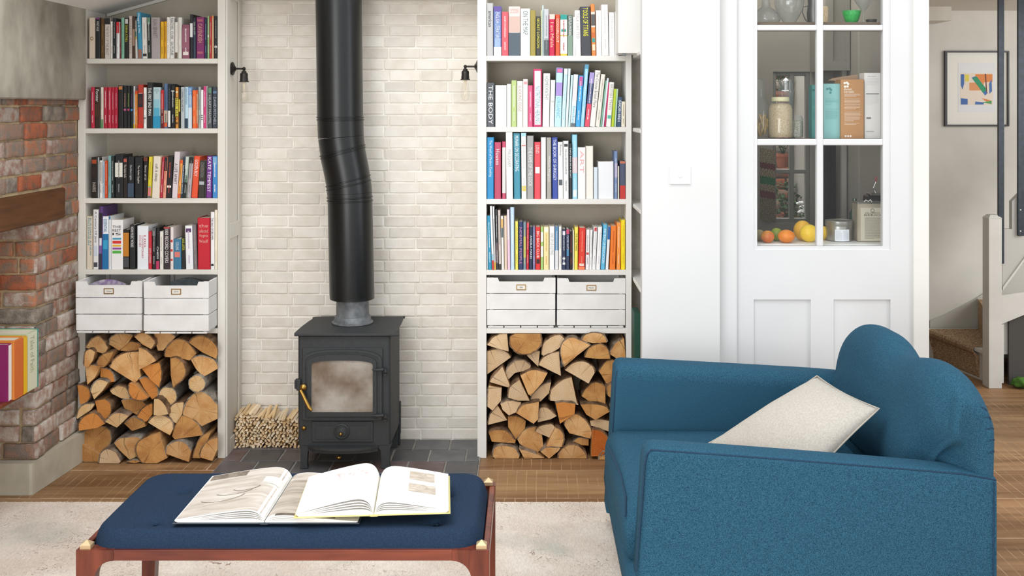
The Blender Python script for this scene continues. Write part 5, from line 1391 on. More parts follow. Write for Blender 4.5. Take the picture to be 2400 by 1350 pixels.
# cereal boxes on the middle shelf
def carton(lab, x0, x1, ytop, Y, c, depth, lines, tone):
    w = PX(x1, Y)-PX(x0, Y); h = PZ(ytop, Y)-1.532
    e = empty('cereal_box', (PX((x0+x1)/2, Y), Y, 1.532), lab, 'box', 'cartons on the middle pantry shelf')
    MB().bevbox(-w/2, w/2, 0, depth, 0, h, 0.0015).build('carton', mat('card_'+c, c, .6, spec=.3), e)
    mb = MB(); lines(mb, w, h); mb.build('lettering', cmat(tone), e, fix=False)
    return e
def para(mb, x0, x1, z0, z1, n, seed, th=.0012):
    r = random.Random(seed)
    for k in range(n):
        z = z1-(z1-z0)*k/n; x = x0; xe = x1-(r.uniform(.2, .6)*(x1-x0) if k == n-1 else r.uniform(0, .1)*(x1-x0))
        while x < xe:
            b = min(xe, x+r.uniform(.002, .007)); mb.add([(x, -.0004, z), (b, -.0004, z), (b, -.0004, z+th), (x, -.0004, z+th)], [(0, 1, 2, 3)]); x = b+.0009
def l_teal(mb, w, h):
    put_text(mb, 'good to know', (-w*.42, -.0004, h*.72), (1, 0, 0), (0, 0, 1), w*.6, .004)
    para(mb, -w*.42, w*.40, h*.60, h*.70, 4, 1); put_text(mb, "you'll never want to be plain", (-w*.42, -.0004, h*.53), (1, 0, 0), (0, 0, 1), w*.8, .004); para(mb, -w*.42, w*.40, h*.34, h*.50, 8, 2)
    for k, a in enumerate((2.3, 1.2, .4, 5.4)): mb.lathe([(.0001, -.0004), (.006, -.0005)], 8, (-w*.2+.011*math.cos(a), 0, h*.87+.011*math.sin(a)), 'y', cap=False)
def l_brown(mb, w, h):
    put_text(mb, 'dorset', (-w*.36, -.0004, h*.815), (1, 0, 0), (0, 0, 1), w*.33, .012); put_text(mb, 'cereals', (-w*.36, -.0004, h*.775), (1, 0, 0), (0, 0, 1), w*.42, .010)
    para(mb, -w*.34, w*.36, h*.70, h*.75, 3, 5); para(mb, -w*.34, w*.36, h*.48, h*.67, 8, 6); para(mb, -w*.34, w*.36, h*.28, h*.45, 8, 7); para(mb, -w*.34, w*.3, h*.22, h*.26, 2, 8)
    for k in range(3): mb.lathe([(.0001, -.0004), (.0045, -.0005)], 10, (-w*.29+k*.0115, 0, h*.045), 'y', cap=False)
    for k, a in enumerate((2.3, 1.2, .4, 5.4, 4.2)): mb.lathe([(.0001, -.0004), (.0055, -.0005)], 8, (-w*.27+.010*math.cos(a), 0, h*.91+.010*math.sin(a)), 'y', cap=False)
def l_white(mb, w, h):
    put_text(mb, 'dorset', (-w*.3, -.0004, h*.94), (1, 0, 0), (0, 0, 1), w*.5, .005)
    para(mb, -w*.4, w*.4, h*.80, h*.91, 6, 9, .0006); mb.add([(-w*.4, -.0004, h*.675), (w*.4, -.0004, h*.675), (w*.4, -.0004, h*.69), (-w*.4, -.0004, h*.69)], [(0, 1, 2, 3)])
    para(mb, -w*.4, w*.4, h*.50, h*.66, 8, 10, .0005); mb.add([(-w*.38, -.0004, h*.30), (-w*.1, -.0004, h*.30), (-w*.1, -.0004, h*.33), (-w*.38, -.0004, h*.33)], [(0, 1, 2, 3)])
    for k in range(6): mb.lathe([(.0012, -.0004), (.0026, -.0005)], 8, (-w*.36+k*.0062, 0, h*.11), 'y', cap=False)
carton('pale teal cereal carton on the middle pantry shelf', 1931, 1969.5, 196, 5.02, '8fc4c2', .07, l_teal, '4f8f90')
carton('tall brown cereal carton with white print on the middle pantry shelf', 1970.5, 2025, 186, 5.005, 'b98a5c', .08, l_brown, 'f4efe6')
carton('tall white cereal carton on the middle pantry shelf', 2026, 2064, 171, 5.02, 'eceae6', .08, l_white, '8a8a88')
carton('white carton seen edge-on at the right of the pantry shelf', 2064.8, 2082, 172, 5.04, 'e8e6e0', .09, l_white, '8f8f8c')
carton('dark teal carton behind the centre glazing bar in the pantry', 1903, 1926, 199, 5.08, '4c8a86', .06, l_teal, '2f5f60')
e = empty('paper_bag', (PX(1985, 5.1), 5.13, 1.532), 'folded brown paper bag behind the brown cereal carton', 'paper bag')
MB().prism([(-.05, 0), (.06, 0), (.06, .30), (-.01, .29), (-.05, .283), (-.075, .272), (-.045, .27)], 0, .03).build('bag', mat('kraft', 'c2a284', .8), e)
# counter: fruit
def fruit(name, lab, x, y, Y, r, c1, c2, sc=(1, 1, 1), stem=True, rot=0):
    zc_ = ZSH[0]+r*sc[2]*.985
    e = empty(name, (PX(x, Y), Y, zc_), lab, 'fruit', 'fruit on the pantry counter'); e.rotation_euler = (0, 0, rot)
    MB().sphere((0, 0, 0), r, 20, 14, sc).build('flesh', mat('skin_'+c1+c2, c1, .45, c2, 14, 3, bump=.15, bscale=120, ramp=(.35, .7)), e, smooth='all')
    if stem: MB().tube([(0, 0, r*sc[2]*.96), (.003, 0, r*sc[2]*1.12)], .0016, 6).build('stem', mat('stem', '4a3a22', .8), e)
fruit('mango', 'red and yellow mango on the pantry counter', 1799, 0, 5.00, .0300, 'd89a30', 'c0552a', (1.05, .95, .95))
fruit('pear', 'green pear behind the mango on the pantry counter', 1820, 0, 5.07, .0290, '9aa83a', '7a9030', (1.0, .95, 1.05))
fruit('orange', 'orange in the middle of the pantry counter', 1843, 0, 5.00, .0390, 'e8902a', 'e07a1c', (1, 1, .78))
fruit('melon', 'yellow melon at the back right of the pantry fruit', 1881, 0, 5.09, .0420, 'e8b83a', 'd89a28', (1, 1, 1.12), False)
fruit('melon', 'bright yellow melon nearest the glazing bar', 1896, 0, 5.03, .0420, 'f0cf3a', 'e8bc2c', (1.02, 1, .98), False)
fruit('pear', 'brownish pear at the far left of the pantry counter', 1780, 0, 5.06, .026, 'a89a70', '8f8660', (1, 1, 1.05))
fruit('lemon', 'yellow lemon peeping out left of the silver tin', 1931, 0, 5.11, .036, 'e8c83a', 'd8b02a', (.8, .8, .9), False)
# round tin with label
M_tin = mat('tin', 'b4b4ae', .3, '9c9c96', 20, metal=.75)
e = lathe_thing('biscuit_tin', 'round silver tin with a white paper label on the pantry counter', 'tin', 1966, ZSH[0]+.001, 5.09, [(.001, .001), (.060, .001), (.061, .004), (.061, .070), (.0625, .071), (.0635, .074), (.0635, .092), (.061, .094), (.058, .092), (.001, .092)], M_tin, ('can',))
mb = MB(); vs = []
for k in range(13):
    a = math.radians(-122+64*k/12); vs += [(.0622*math.cos(a), .0622*math.sin(a), .002), (.0622*math.cos(a), .0622*math.sin(a), .056)]
mb.add(vs, [(2*k, 2*k+2, 2*k+3, 2*k+1) for k in range(12)])
lb = mb.build('paper_label', mat('paper_white', 'e4e8ee', .7), e)
mb = MB()
for z in [.012+.0045*k for k in range(9)]:
    for a0, a1 in ((-118, -92), (-88, -64)):
        if z > .04: a1 = a1-6
        v = []
        for k in range(5):
            a = math.radians(a0+(a1-a0)*k/4); v += [(.0626*math.cos(a), .0626*math.sin(a), z), (.0626*math.cos(a), .0626*math.sin(a), z+.0009)]
        mb.add(v, [(2*k, 2*k+2, 2*k+3, 2*k+1) for k in range(4)])
mb.build('lettering', cmat('8f9aa8'), lb, fix=False)
# oil can
e = empty('oil_can', (PX(2040, 5.03), 5.03, ZSH[0]), 'tall square olive-oil can with printed label on the pantry counter', 'can')
w_ = (PX(2070, 5.03)-PX(2010, 5.03)); h_ = PZ(476, 5.03)-ZSH[0]
MB().bevbox(-w_/2, w_/2, 0, .09, .0005, h_, .004).build('can', mat('oil_tin', 'b3aa96', .45, 'a39a86', 9, metal=.4), e)
MB().ring([(-w_/2-.001, h_-.001), (w_/2+.001, h_-.001), (w_/2+.001, h_+.003), (-w_/2-.001, h_+.003)], [(-w_/2+.003, h_), (w_/2-.003, h_), (w_/2-.003, h_+.002), (-w_/2+.003, h_+.002)], -.002, .092).build('rim', M_tin, e)
MB().box(-w_/2+.014, w_/2-.004, -.0005, .0005, .005, h_*.88).build('paper_label', mat('oil_label', 'c8c0ac', .6), e)
mb = MB(); put_text(mb, 'FILIPPO', (-w_*.2, -.001, h_*.72), (1, 0, 0), (0, 0, 1), w_*.56, .0075); put_text(mb, 'BERIO', (-w_*.24, -.001, h_*.665), (1, 0, 0), (0, 0, 1), w_*.64, .0085)
mb.v = [tuple(v) for v in mb.v]
n0 = len(mb.v); para(mb, -w_*.22, w_*.42, h_*.06, h_*.62, 26, 14, .0011); mb.v[n0:] = [(a, b-.0006, c) for a, b, c in mb.v[n0:]]
mb.lathe([(.007, -.001), (.009, -.0011)], 14, (w_*.08, 0, h_*.81), 'y', cap=False)
mb.build('lettering', cmat('4a443a'), e, fix=False)
for k in range(1): MB().tube([(-.02, .03, h_+.004), (-.012, .028, h_+.012), (0, .03, h_+.005), (.01, .032, h_+.013), (.016, .03, h_+.004)], .0022, 8).build('cord', mat('white_cord', 'e8e8e4', .5), e, smooth=60)
# bottle and corkscrew
lathe_thing('green_bottle', 'dark green bottle between the round tin and the oil can', 'bottle', 2003, ZSH[0]+.001, 5.14, [(.001, .001), (.022, .001), (.024, .005), (.024, .12), (.010, .15), (.009, .19)], mat('green_glass', '17382c', .12, spec=.7), ('glass',))
e = empty('coffee_maker', (PX(2056, 5.2), 5.2, ZSH[0]), 'black and chrome lever coffee maker behind the oil can', 'coffee maker')
MB().bevbox(-.045, .03, 0, .08, .001, .20, .006).build('body', mat('gloss_black', '17181a', .15, spec=.7), e)
MB().bevbox(-.035, .04, -.01, .06, .2005, .212, .003).tube([(0, .02, .212), (-.012, .02, .235), (0, .02, .265)], .003, 8).build('chrome_top', mat('chrome', 'd0d2d4', .12, metal=1.0), e)
MB().tube([(0, .02, .265), (.002, .02, .29)], .004, 8).build('lever_grip', mat('red_plastic', 'a8282a', .4), e)
# garden plants beyond the window
def pot_plant(lab, x, y, Y, s, leaf, flower, seed, n=60):
    zz = PZ(y, Y); e = empty('potted_plant', (PX(x, Y), Y, zz), lab, 'plant', 'plants outside the pantry window')
    MB().lathe([(.001, .0), (.04*s, 0), (.055*s, .08*s), (.06*s, .08*s), (.06*s, .1*s), (.05*s, .1*s), (.001, .085*s)], 18).build('pot', mat('terracotta', 'a8624a', .9, '8f5440', 12), e, smooth=40)
    r = random.Random(seed); mb = MB(); fl_ = MB()
    for k in range(n):
        a = r.uniform(0, 6.28); q = r.uniform(0, .1*s); h = r.uniform(.09, .24)*s; p = Vector((q*math.cos(a), q*math.sin(a), h)); d = Vector((math.cos(a+r.uniform(-1, 1)), math.sin(a), r.uniform(-.2, .9))).normalized()*.035*s
        sdv = d.cross(Vector((0, 0, 1))).normalized()*.012*s
        mb.add([p, p+d*.5+sdv, p+d, p+d*.5-sdv], [(0, 1, 2, 3)])
    for k in range(5): a = k*1.25; mb.tube([(0, 0, .08*s), (.05*s*math.cos(a), .05*s*math.sin(a), .2*s)], .003*s, 4)
    tag(mb.build('leaves', mat(leaf+'leaf', leaf, .7, '2f4a2a', 30), e, fix=False), kind='stuff')
    if flower:
        for k in range(22):
            c = Vector((r.uniform(-.055, .055)*s, r.uniform(-.07, .02)*s, r.uniform(.2, .28)*s)); fl_.sphere(c, .014*s, 6, 4, (1, 1, .7))
        tag(fl_.build('flowers', mat('petal_'+flower, flower, .7), e), kind='stuff')
pot_plant('white-flowered potted plant on the garden sill outside the pantry', 1886, 560, 6.50, .8, '3f5a34', 'f4f4f2', 1)
pot_plant('small potted plant with orange flowers outside the pantry window', 1838, 566, 6.6, .5, '4a5f3c', 'e8622a', 2)
pot_plant('climbing green plant with pink flowers high on the garden wall', 1835, 392, 7.2, .9, '3d5432', 'd8708a', 3)
pot_plant('leafy green plant low against the garden wall', 1846, 560, 7.1, 1.5, '4a6238', '', 4, 160)
pot_plant('bushy plant with yellow flowers at the top of the garden wall', 1838, 250, 7.2, 1.0, '46603a', 'e8c83a', 5, 120)
pot_plant('grassy plant low on the right of the garden wall', 1890, 562, 6.85, .8, '5a6a40', '', 6, 150)
struct('garden_ground', MB().box(0.9, 2.2, 6.36, 7.43, 0.55, PZ(570, 6.6)-0.012), mat('garden_ground', '8a8578', .9, '6f6a5c', 8))
# ================================================================== HALLWAY
Yw = 6.49
e = empty('framed_picture', (PX(2287, HY), HY-0.001, PZ(208, HY)), 'black-framed abstract print with coloured cut shapes on the hall wall', 'picture')
hx = lambda x: PX(x, HY)-PX(2287, HY); hz = lambda y: PZ(y, HY)-PZ(208, HY)
fo = [(hx(2212), hz(296)), (hx(2362), hz(296)), (hx(2362), hz(119.5)), (hx(2212), hz(119.5))]
fi = [(hx(2217), hz(292)), (hx(2358), hz(292)), (hx(2358), hz(123.5)), (hx(2217), hz(123.5))]
MB().ring(fo, fi, -0.024, 0).build('frame', mat('black_wood', '1e1e1f', .4), e)
MB().box(hx(2217), hx(2358), -0.010, -0.004, hz(292), hz(123.5)).build('mount', mat('mount_card', 'e6e4dc', .8), e)
MB().box(hx(2244), hx(2331), -0.0112, -0.0104, hz(263), hz(147)).build('print_sheet', mat('print_paper', 'dfe0e2', .8), e)
pr = MB().box(hx(2248.5), hx(2325), -0.0120, -0.0114, hz(246), hz(171.5)).build('print', mat('print_ground', 'e3d6c6', .8), e)
def shp(c, pts, k): MB().prism([(hx(x), hz(y)) for x, y in pts], -0.0121-.0002*k, -0.0120-.0002*k+.0001).build('colour_shape', cmat(c), pr)
shp('d8803a', [(2284, 174), (2324, 174), (2324, 192), (2284, 194)], 1)
shp('d8905a', [(2270, 194), (2305, 193), (2300, 212), (2270, 212)], 1)
shp('3a64a4', [(2250, 174), (2258, 174), (2258, 196), (2254, 210), (2250, 200)], 2)
shp('d8c84a', [(2260, 175), (2269, 175), (2269, 191), (2260, 191)], 2)
shp('3a6ab0', [(2275, 182), (2284, 179), (2313, 218), (2307, 224)], 3)
shp('1f8f64', [(2277, 184), (2287, 179), (2311, 210), (2302, 218)], 4)
shp('3a64a4', [(2250, 230), (2266, 232), (2266, 245), (2250, 245)], 2)
shp('3f6aa8', [(2284, 238), (2305, 240), (2303, 245), (2283, 245)], 2)
shp('4a9a54', [(2300, 240), (2322, 236), (2322, 244)], 3)
shp('d87a3a', [(2298, 230), (2322, 236), (2310, 238)], 3)
shp('3f6aa8', [(2316, 196), (2322, 186), (2323, 214), (2317, 220)], 3)
shp('6a3a34', [(2306, 173), (2309, 173), (2312, 220), (2309, 214)], 5)
# newel post
M_stair = mat('stair_paint', 'cfcdc7', .55, 'c6c3bc', 4)
nx0, nx1 = PX(2318, Yw), PX(2350, Yw); zn = PZ(512, Yw)
e = empty('newel_post', ((nx0+nx1)/2, Yw+.06, 0), 'pale grey painted newel post at the foot of the stairs', 'newel post')
e.rotation_euler = (0, 0, 0)
d_ = .085
child(MB().prism([(nx0, Yw), (PX(2348, Yw), Yw), (PX(2348, Yw), Yw+d_), (PX(2303, Yw+d_), Yw+d_)], 0, zn, 'z'), 'post', M_stair, e)
xm = (PX(2303, Yw+d_)+PX(2348, Yw))/2
ba = [(nx0-.002, Yw-.002, zn), (PX(2348, Yw)+.002, Yw-.002, zn), (PX(2348, Yw)+.002, Yw+d_+.002, zn), (PX(2303, Yw+d_)-.002, Yw+d_+.002, zn)]
mb = MB().loft([ba, [(xm+(x-xm)*.55, Yw+.04+(y-Yw-.04)*.55, zn+.02) for x, y, z in ba]]); child(mb, 'post_cap', M_stair, e)
# stairs
sr = empty('staircase', (PX(2380, Yw), 6.8, 0), 'white painted winding staircase beginning behind the newel post', 'staircase')
x_ = lambda x, Y=Yw+.03: PX(x, Y); z_ = lambda y, Y=Yw+.03: PZ(y, Y)
child(MB().prism([(x_(2349), z_(678)), (x_(2349), z_(537)), (x_(2372), z_(537)), (x_(2372), z_(472)), (x_(2640), z_(200)), (x_(2640), z_(320))], Yw+.03, Yw+.07), 'outer_string', mat('string_paint', 'b5b3ad', .6), sr)
child(MB().prism([(x_(2349), z_(680)), (x_(2440), z_(555)), (x_(2440), z_(548)), (x_(2349), z_(672))], Yw+.018, Yw+.0295), 'string_edge', M_stair, sr)
child(MB().prism([(x_(2349), z_(762)), (x_(2349), z_(694)), (x_(2500), z_(672)), (x_(2500), z_(700))], Yw+.05, Yw+.08), 'cross_board', M_stair, sr)
child(MB().prism([(x_(2349), z_(762)), (x_(2349), z_(900)), (x_(2356), z_(900)), (x_(2356), z_(762))], Yw+.05, Yw+.08), 'board', M_stair, sr)
# first winder step
a0 = (PX(2182, 7.15), 7.27); a1 = (PX(2306, 6.6), 6.6)
tread = [a0, (a1[0], a1[1]), (4.2, 6.6), (4.2, 7.27)]
child(MB().prism(tread, .178, .200, 'z'), 'tread', M_stair, sr)
child(MB().prism([(a0[0]+.03, a0[1]), (a1[0]+.03, a1[1]), (a1[0]+.05, a1[1]), (a0[0]+.05, a0[1])], 0, .177, 'z'), 'riser', M_stair, sr)
child(MB().prism([(PX(2294, 7.25), 7.27), (PX(2330, 6.6), 6.6), (4.2, 6.6), (4.2, 7.27)], .38, .40, 'z'), 'tread', M_stair, sr)
child(MB().prism([(PX(2298, 7.25), 7.27), (PX(2334, 6.6), 6.6), (4.2, 6.6), (4.2, 7.27)], .201, .379, 'z'), 'riser', M_stair, sr)
# dark sheet standing in for the shade under the flight
child(MB().box(PX(2360, 6.6), 5.2, 6.57, 6.59, 0, .5), 'under_stair_shade', mat('under_stair_dark', '4a4744', .9), sr)
# carpet runner
M_sisal = mat('sisal', 'c0a280', .95, '7d6248', 120, 3, bump=1.0, bscale=140, stretch=(1, 1, 1.6), ramp=(.42, .58), bdist=.004)
e = empty('stair_runner', (a0[0]+.1, 6.9, .2), 'brown woven sisal runner folded over the bottom stair', 'carpet')
def lerp(p, q, t): return (p[0]+(q[0]-p[0])*t, p[1]+(q[1]-p[1])*t)
c0, c1 = lerp(a0, a1, .10), lerp(a0, a1, .86)
prof = [(.62, .2075), (.02, .2075), (-.012, .204), (-.020, .190), (-.014, .172), (.022, .15), (.024, .02)]
secs = []
ux = Vector((a1[0]-a0[0], a1[1]-a0[1], 0)).normalized(); nv = Vector((-ux.y, ux.x, 0))
if nv.x < 0: nv = -nv
v = []; 
for c in (c0, lerp(c0, c1, .33), lerp(c0, c1, .66), c1):
    ring_ = [(c[0]+nv.x*t, c[1]+nv.y*t*0.1, z) for t, z in prof] + [(c[0]+nv.x*(t+(0.006)), c[1]+nv.y*t*0.1, z-0.007) for t, z in reversed(prof)]
    secs.append(ring_)
child(MB().loft(secs), 'runner', M_sisal, e)
child(MB().prism([(PX(2292, 7.2), 7.2), (PX(2318, 6.66), 6.66), (PX(2330, 6.66), 6.66), (PX(2304, 7.2), 7.2)], .21, .405, 'z'), 'riser_fold', M_sisal, e)
# hanging steel bars of the balustrade
M_bar = mat('gunmetal', '2f353b', .4, '383f46', 30, metal=.5)
for (xa, xb, yb, l) in ((2340, 2354, 618, 'dark steel balustrade bar, left of two, bolted to the stair string'), (2386, 2401, 553, 'dark steel balustrade bar, right of two, at the edge of the frame')):
    Yb = Yw+.008
    e = empty('balustrade_bar', (PX((xa+xb)/2, Yb), Yb, PZ(yb, Yb)), l, 'bar', 'steel bars of the stair balustrade')
    w = (PX(xb, Yb)-PX(xa, Yb))/2; H = 2.32-PZ(yb, Yb)
    MB().bevbox(-w, w, 0, .018, 0, H, .002).build('bar', M_bar, e)
    for dzb in (.028, .155): MB().lathe([(.005, 0), (.005, -.003), (.002, -.004)], 10, (-w*.3, 0, dzb), 'y').build('bolt', M_tin, e)
gm_ = MB().sphere((0, 0, 0), .05, 22, 14, (1.3, 1, .6))
gm_.v = [tuple(Vector(v)*(1+.45*mnoise.noise(Vector(v)*38))) for v in gm_.v]
o = gm_.build('green_cloth', mat('green_cloth', '4f7a2a', .9, '3a5f20', 20), None, smooth='all'); o.location = (PX(2399, 6.49), 6.49, .036)
tag(o, 'crumpled green cloth on the floor under the stairs', 'cloth')

# ================================================================== LEFT SHELF
M_red = wavewood('mahogany', '82402c', '5a2a1d', scale=5, stretch=(.6, 5, 5), rough=.3, spec=.5, bump=.05)
e = empty('fireplace_shelf', (-2.2, 4.4, .466), 'red-brown wooden shelf board in the brick fireplace opening', 'shelf')
child(MB().bevbox(-2.66, PX(81, 4.66), 3.0, 4.66, .466, .484, .003), 'board', M_red, e)
child(MB().bevbox(-2.60, -2.2, 4.60, 4.63, .43, .4655, .002), 'batten', M_red, e)
zs_ = .4845
def upright(lab, xr_, yA, yB, h, c, depth=.17, spine=None, text=None, tcol='8a2a2a'):
    """book standing across the shelf: cover towards the camera, spine towards the room (+x)"""
    e = empty('book', (xr_, (yA+yB)/2, zs_), lab, 'book', 'books in the fireplace opening')
    t = (yB-yA)/2
    mb = MB(); mb.prism([(-depth, -t), (-.003, -t), (0, -t+.004), (0, t-.004), (-.003, t), (-depth, t), (-depth, t-.002), (-.004, t-.002), (-.004, -t+.002), (-depth, -t+.002)], 0, h, 'z')
    cv = mb.build('cover', cmat(c, .35), e)
    MB().box(-depth+.004, -.0045, -t+.0022, t-.0022, .002, h-.004).build('pages', M_page, e)
    if spine: MB().box(0, .0006, -t+.001, t-.001, .004, h-.004).build('spine_panel', cmat(spine, .4), e)
    if text:
        mb = MB(); put_text(mb, text, (.0009, -t*.45, h*.93), (0, 0, -1), (0, 1, 0), h*.62, t*.8); mb.build('lettering', cmat(tcol), e, fix=False)
    return e
xr = -2.098
ev = upright('magenta-covered book facing the room, nearest on the fireplace shelf', xr-.01, 4.405, 4.432, .232, '872860', spine='e8e4e0')
MB().prism([(-.17, .12), (-.13, .135), (-.075, .15), (-.07, .175), (-.05, .16), (-.055, .12), (-.10, .075), (-.17, .06)], -.0148, -.0138).build('cover_picture', cmat('3a4a9a'), ev)
upright('orange book behind the magenta one on the fireplace shelf', xr, 4.436, 4.512, .242, 'd8843c', spine='cf6a34')
upright('narrow bright yellow book on the fireplace shelf', xr, 4.515, 4.548, .238, 'e0a81f', spine='e8b62a')
upright('pale celadon book with a tall spine on the fireplace shelf', xr, 4.551, 4.640, .246, 'c3cba8', depth=.24, spine='d5d9bf', text='Tales of Faith', tcol='9a9a7a')
upright('slim teal book last at the back of the fireplace shelf', xr, 4.642, 4.657, .246, '4a958c', depth=.24, text='Masters of Craft', tcol='cfe0d8')

# ================================================================== RUG
M_rug = mat('faded_rug', 'e9dfd3', .95, 'd6c6b8', 3.2, 6, bump=.7, bscale=220, ramp=(.35, .7), spec=.05)
N_ = M_rug.node_tree.nodes; L_ = M_rug.node_tree.links; pb = N_['Principled BSDF']
src = pb.inputs['Base Color'].links[0].from_socket
tcr = N_.new('ShaderNodeTexCoord')
mpr = N_.new('ShaderNodeMapping'); L_.new(tcr.outputs['Object'], mpr.inputs[0])
v1 = N_.new('ShaderNodeTexNoise'); v1.inputs['Scale'].default_value = 11; v1.inputs['Detail'].default_value = 1.2; v1.inputs['Distortion'].default_value = 1.2
nw = N_.new('ShaderNodeTexNoise'); nw.inputs['Scale'].default_value = 9; nw.inputs['Detail'].default_value = 3
L_.new(mpr.outputs[0], nw.inputs['Vector']); va = N_.new('ShaderNodeVectorMath'); va.operation = 'MULTIPLY_ADD'; va.inputs[1].default_value = (.16, .16, .16)
L_.new(nw.outputs['Color'], va.inputs[0]); L_.new(mpr.outputs[0], va.inputs[2]); L_.new(va.outputs[0], v1.inputs['Vector'])
rr1 = N_.new('ShaderNodeValToRGB'); rr1.color_ramp.elements[0].position = .0; rr1.color_ramp.elements[1].position = .009
rr1.color_ramp.elements[0].color = (1, 1, 1, 1); rr1.color_ramp.elements[1].color = (0, 0, 0, 1); fr1 = N_.new('ShaderNodeMath'); fr1.operation = 'PINGPONG'; fr1.inputs[1].default_value = .045; L_.new(v1.outputs['Fac'], fr1.inputs[0])
L_.new(fr1.outputs[0], rr1.inputs[0])
nf = N_.new('ShaderNodeTexNoise'); nf.inputs['Scale'].default_value = 5; nf.inputs['Detail'].default_value = 5; L_.new(mpr.outputs[0], nf.inputs['Vector'])
rf = N_.new('ShaderNodeMapRange'); rf.inputs[1].default_value = .42; rf.inputs[2].default_value = .62; rf.inputs[4].default_value = 1.0; L_.new(nf.outputs['Fac'], rf.inputs[0])
mu = N_.new('ShaderNodeMath'); mu.operation = 'MULTIPLY'; L_.new(rr1.outputs[0], mu.inputs[0]); L_.new(rf.outputs[0], mu.inputs[1])
mx1 = N_.new('ShaderNodeMix'); mx1.data_type = 'RGBA'; L_.new(mu.outputs[0], mx1.inputs[0]); L_.new(src, mx1.inputs[6]); mx1.inputs[7].default_value = hexc('94796a')
# weft streaks
ns = N_.new('ShaderNodeTexNoise'); ns.inputs['Scale'].default_value = 150; ns.inputs['Detail'].default_value = 4
mps = N_.new('ShaderNodeMapping'); mps.inputs['Scale'].default_value = (1.6, .4, 1); L_.new(tcr.outputs['Object'], mps.inputs[0]); L_.new(mps.outputs[0], ns.inputs['Vector'])
rs = N_.new('ShaderNodeMapRange'); rs.inputs[1].default_value = .35; rs.inputs[2].default_value = .65; rs.inputs[3].default_value = .90; rs.inputs[4].default_value = 1.08; L_.new(ns.outputs['Fac'], rs.inputs[0])
hsr = N_.new('ShaderNodeHueSaturation'); L_.new(rs.outputs[0], hsr.inputs['Value']); L_.new(mx1.outputs[2], hsr.inputs['Color'])
# soft grey-green patches
ng = N_.new('ShaderNodeTexNoise'); ng.inputs['Scale'].default_value = 2.3; ng.inputs['Detail'].default_value = 7; L_.new(mpr.outputs[0], ng.inputs['Vector'])
rgm = N_.new('ShaderNodeMapRange'); rgm.inputs[1].default_value = .55; rgm.inputs[2].default_value = .75; rgm.inputs[4].default_value = .7; L_.new(ng.outputs['Fac'], rgm.inputs[0])
mx2 = N_.new('ShaderNodeMix'); mx2.data_type = 'RGBA'; L_.new(rgm.outputs[0], mx2.inputs[0]); L_.new(hsr.outputs[0], mx2.inputs[6]); mx2.inputs[7].default_value = hexc('a9ada2')
L_.new(mx2.outputs[2], pb.inputs['Base Color'])
rug = empty('rug', (-.9, 3.5, 0.0), 'large faded cream and pink patterned rug under the navy bench', 'rug')
child(MB().bevbox(-2.70, 1.05, 1.9, 4.60, .0005, .0095, .003), 'pile', M_rug, rug)
mb = MB(); rf_ = random.Random(9); x = -2.69
while x < 1.04:
    l = rf_.uniform(.006, .013); mb.box(x, x+.006, 4.60, 4.60+l, .0015, .006); x += .010
tag(child(mb, 'fringe', mat('rug_fringe', 'd8ccbc', .95), rug), kind='stuff')

# ================================================================== BENCH
bx0, bx1 = PX(178, 3.09), PX(1147, 3.09); by0, by1 = 3.09, 3.655; bz = .420
bn = empty('upholstered_bench', ((bx0+bx1)/2, (by0+by1)/2, 0), 'low mahogany bench with a buttoned navy cushion, standing on the rug', 'bench')
M_mah = wavewood('bench_mahogany', '86402a', '501f13', scale=7, stretch=(6, 6, .7), rough=.28, spec=.5, bump=.05)
M_mah2 = wavewood('bench_mahogany_rail', '88422c', '54221a', scale=7, stretch=(.6, 6, 6), rough=.28, spec=.5, bump=.05)
lw, lt, rh = .052, .045, .030
# legs meet the rail in a curve
def leg_profile(s):
    r_ = .055; pts = [(0, .0095), (s*lw*.72, .0095)]
    pts += [(s*(lw*.98), bz-rh-r_)]
    pts += [(s*(lw*.98+r_-r_*math.cos(math.pi/2*k/8)), bz-rh-r_+r_*math.sin(math.pi/2*k/8)) for k in range(1, 9)]
    pts += [(s*(lw*.98+r_), bz), (0, bz)]
    return pts
for s, X in ((1, bx0), (-1, bx1)):
    for Y in (by0, by1-.04):
        child(MB().prism([(X+a, b) for a, b in leg_profile(s)], Y, Y+.04), 'leg', M_mah, bn)
for Y in (by0+.001, by1-.039):
    child(MB().bevbox(bx0+lw*.98+.055, bx1-lw*.98-.055, Y, Y+.036, bz-rh, bz-.0003, .0006), 'long_rail', M_mah2, bn)
for X in (bx0+.001, bx1-.019):
    child(MB().bevbox(X, X+.018, by0+.041, by1-.041, bz-.045, bz-.0002, .002), 'end_rail', M_mah, bn)
for X, Y in ((bx0+.023, by0+.022), (bx1-.023, by0+.022), (bx0+.023, by1-.022), (bx1-.023, by1-.022)):
    w = .015
    child(MB().box(X-w, X+w, Y-w, Y+w, bz, bz+.010).add([(X-w, Y-w, bz+.010), (X+w, Y-w, bz+.010), (X+w, Y+w, bz+.010), (X-w, Y+w, bz+.010), (X, Y, bz+.022)], [(0, 1, 4), (1, 2, 4), (2, 3, 4), (3, 0, 4)]), 'corner_cap', mat('pale_brass', 'c9ae86', .4, metal=.35), bn)
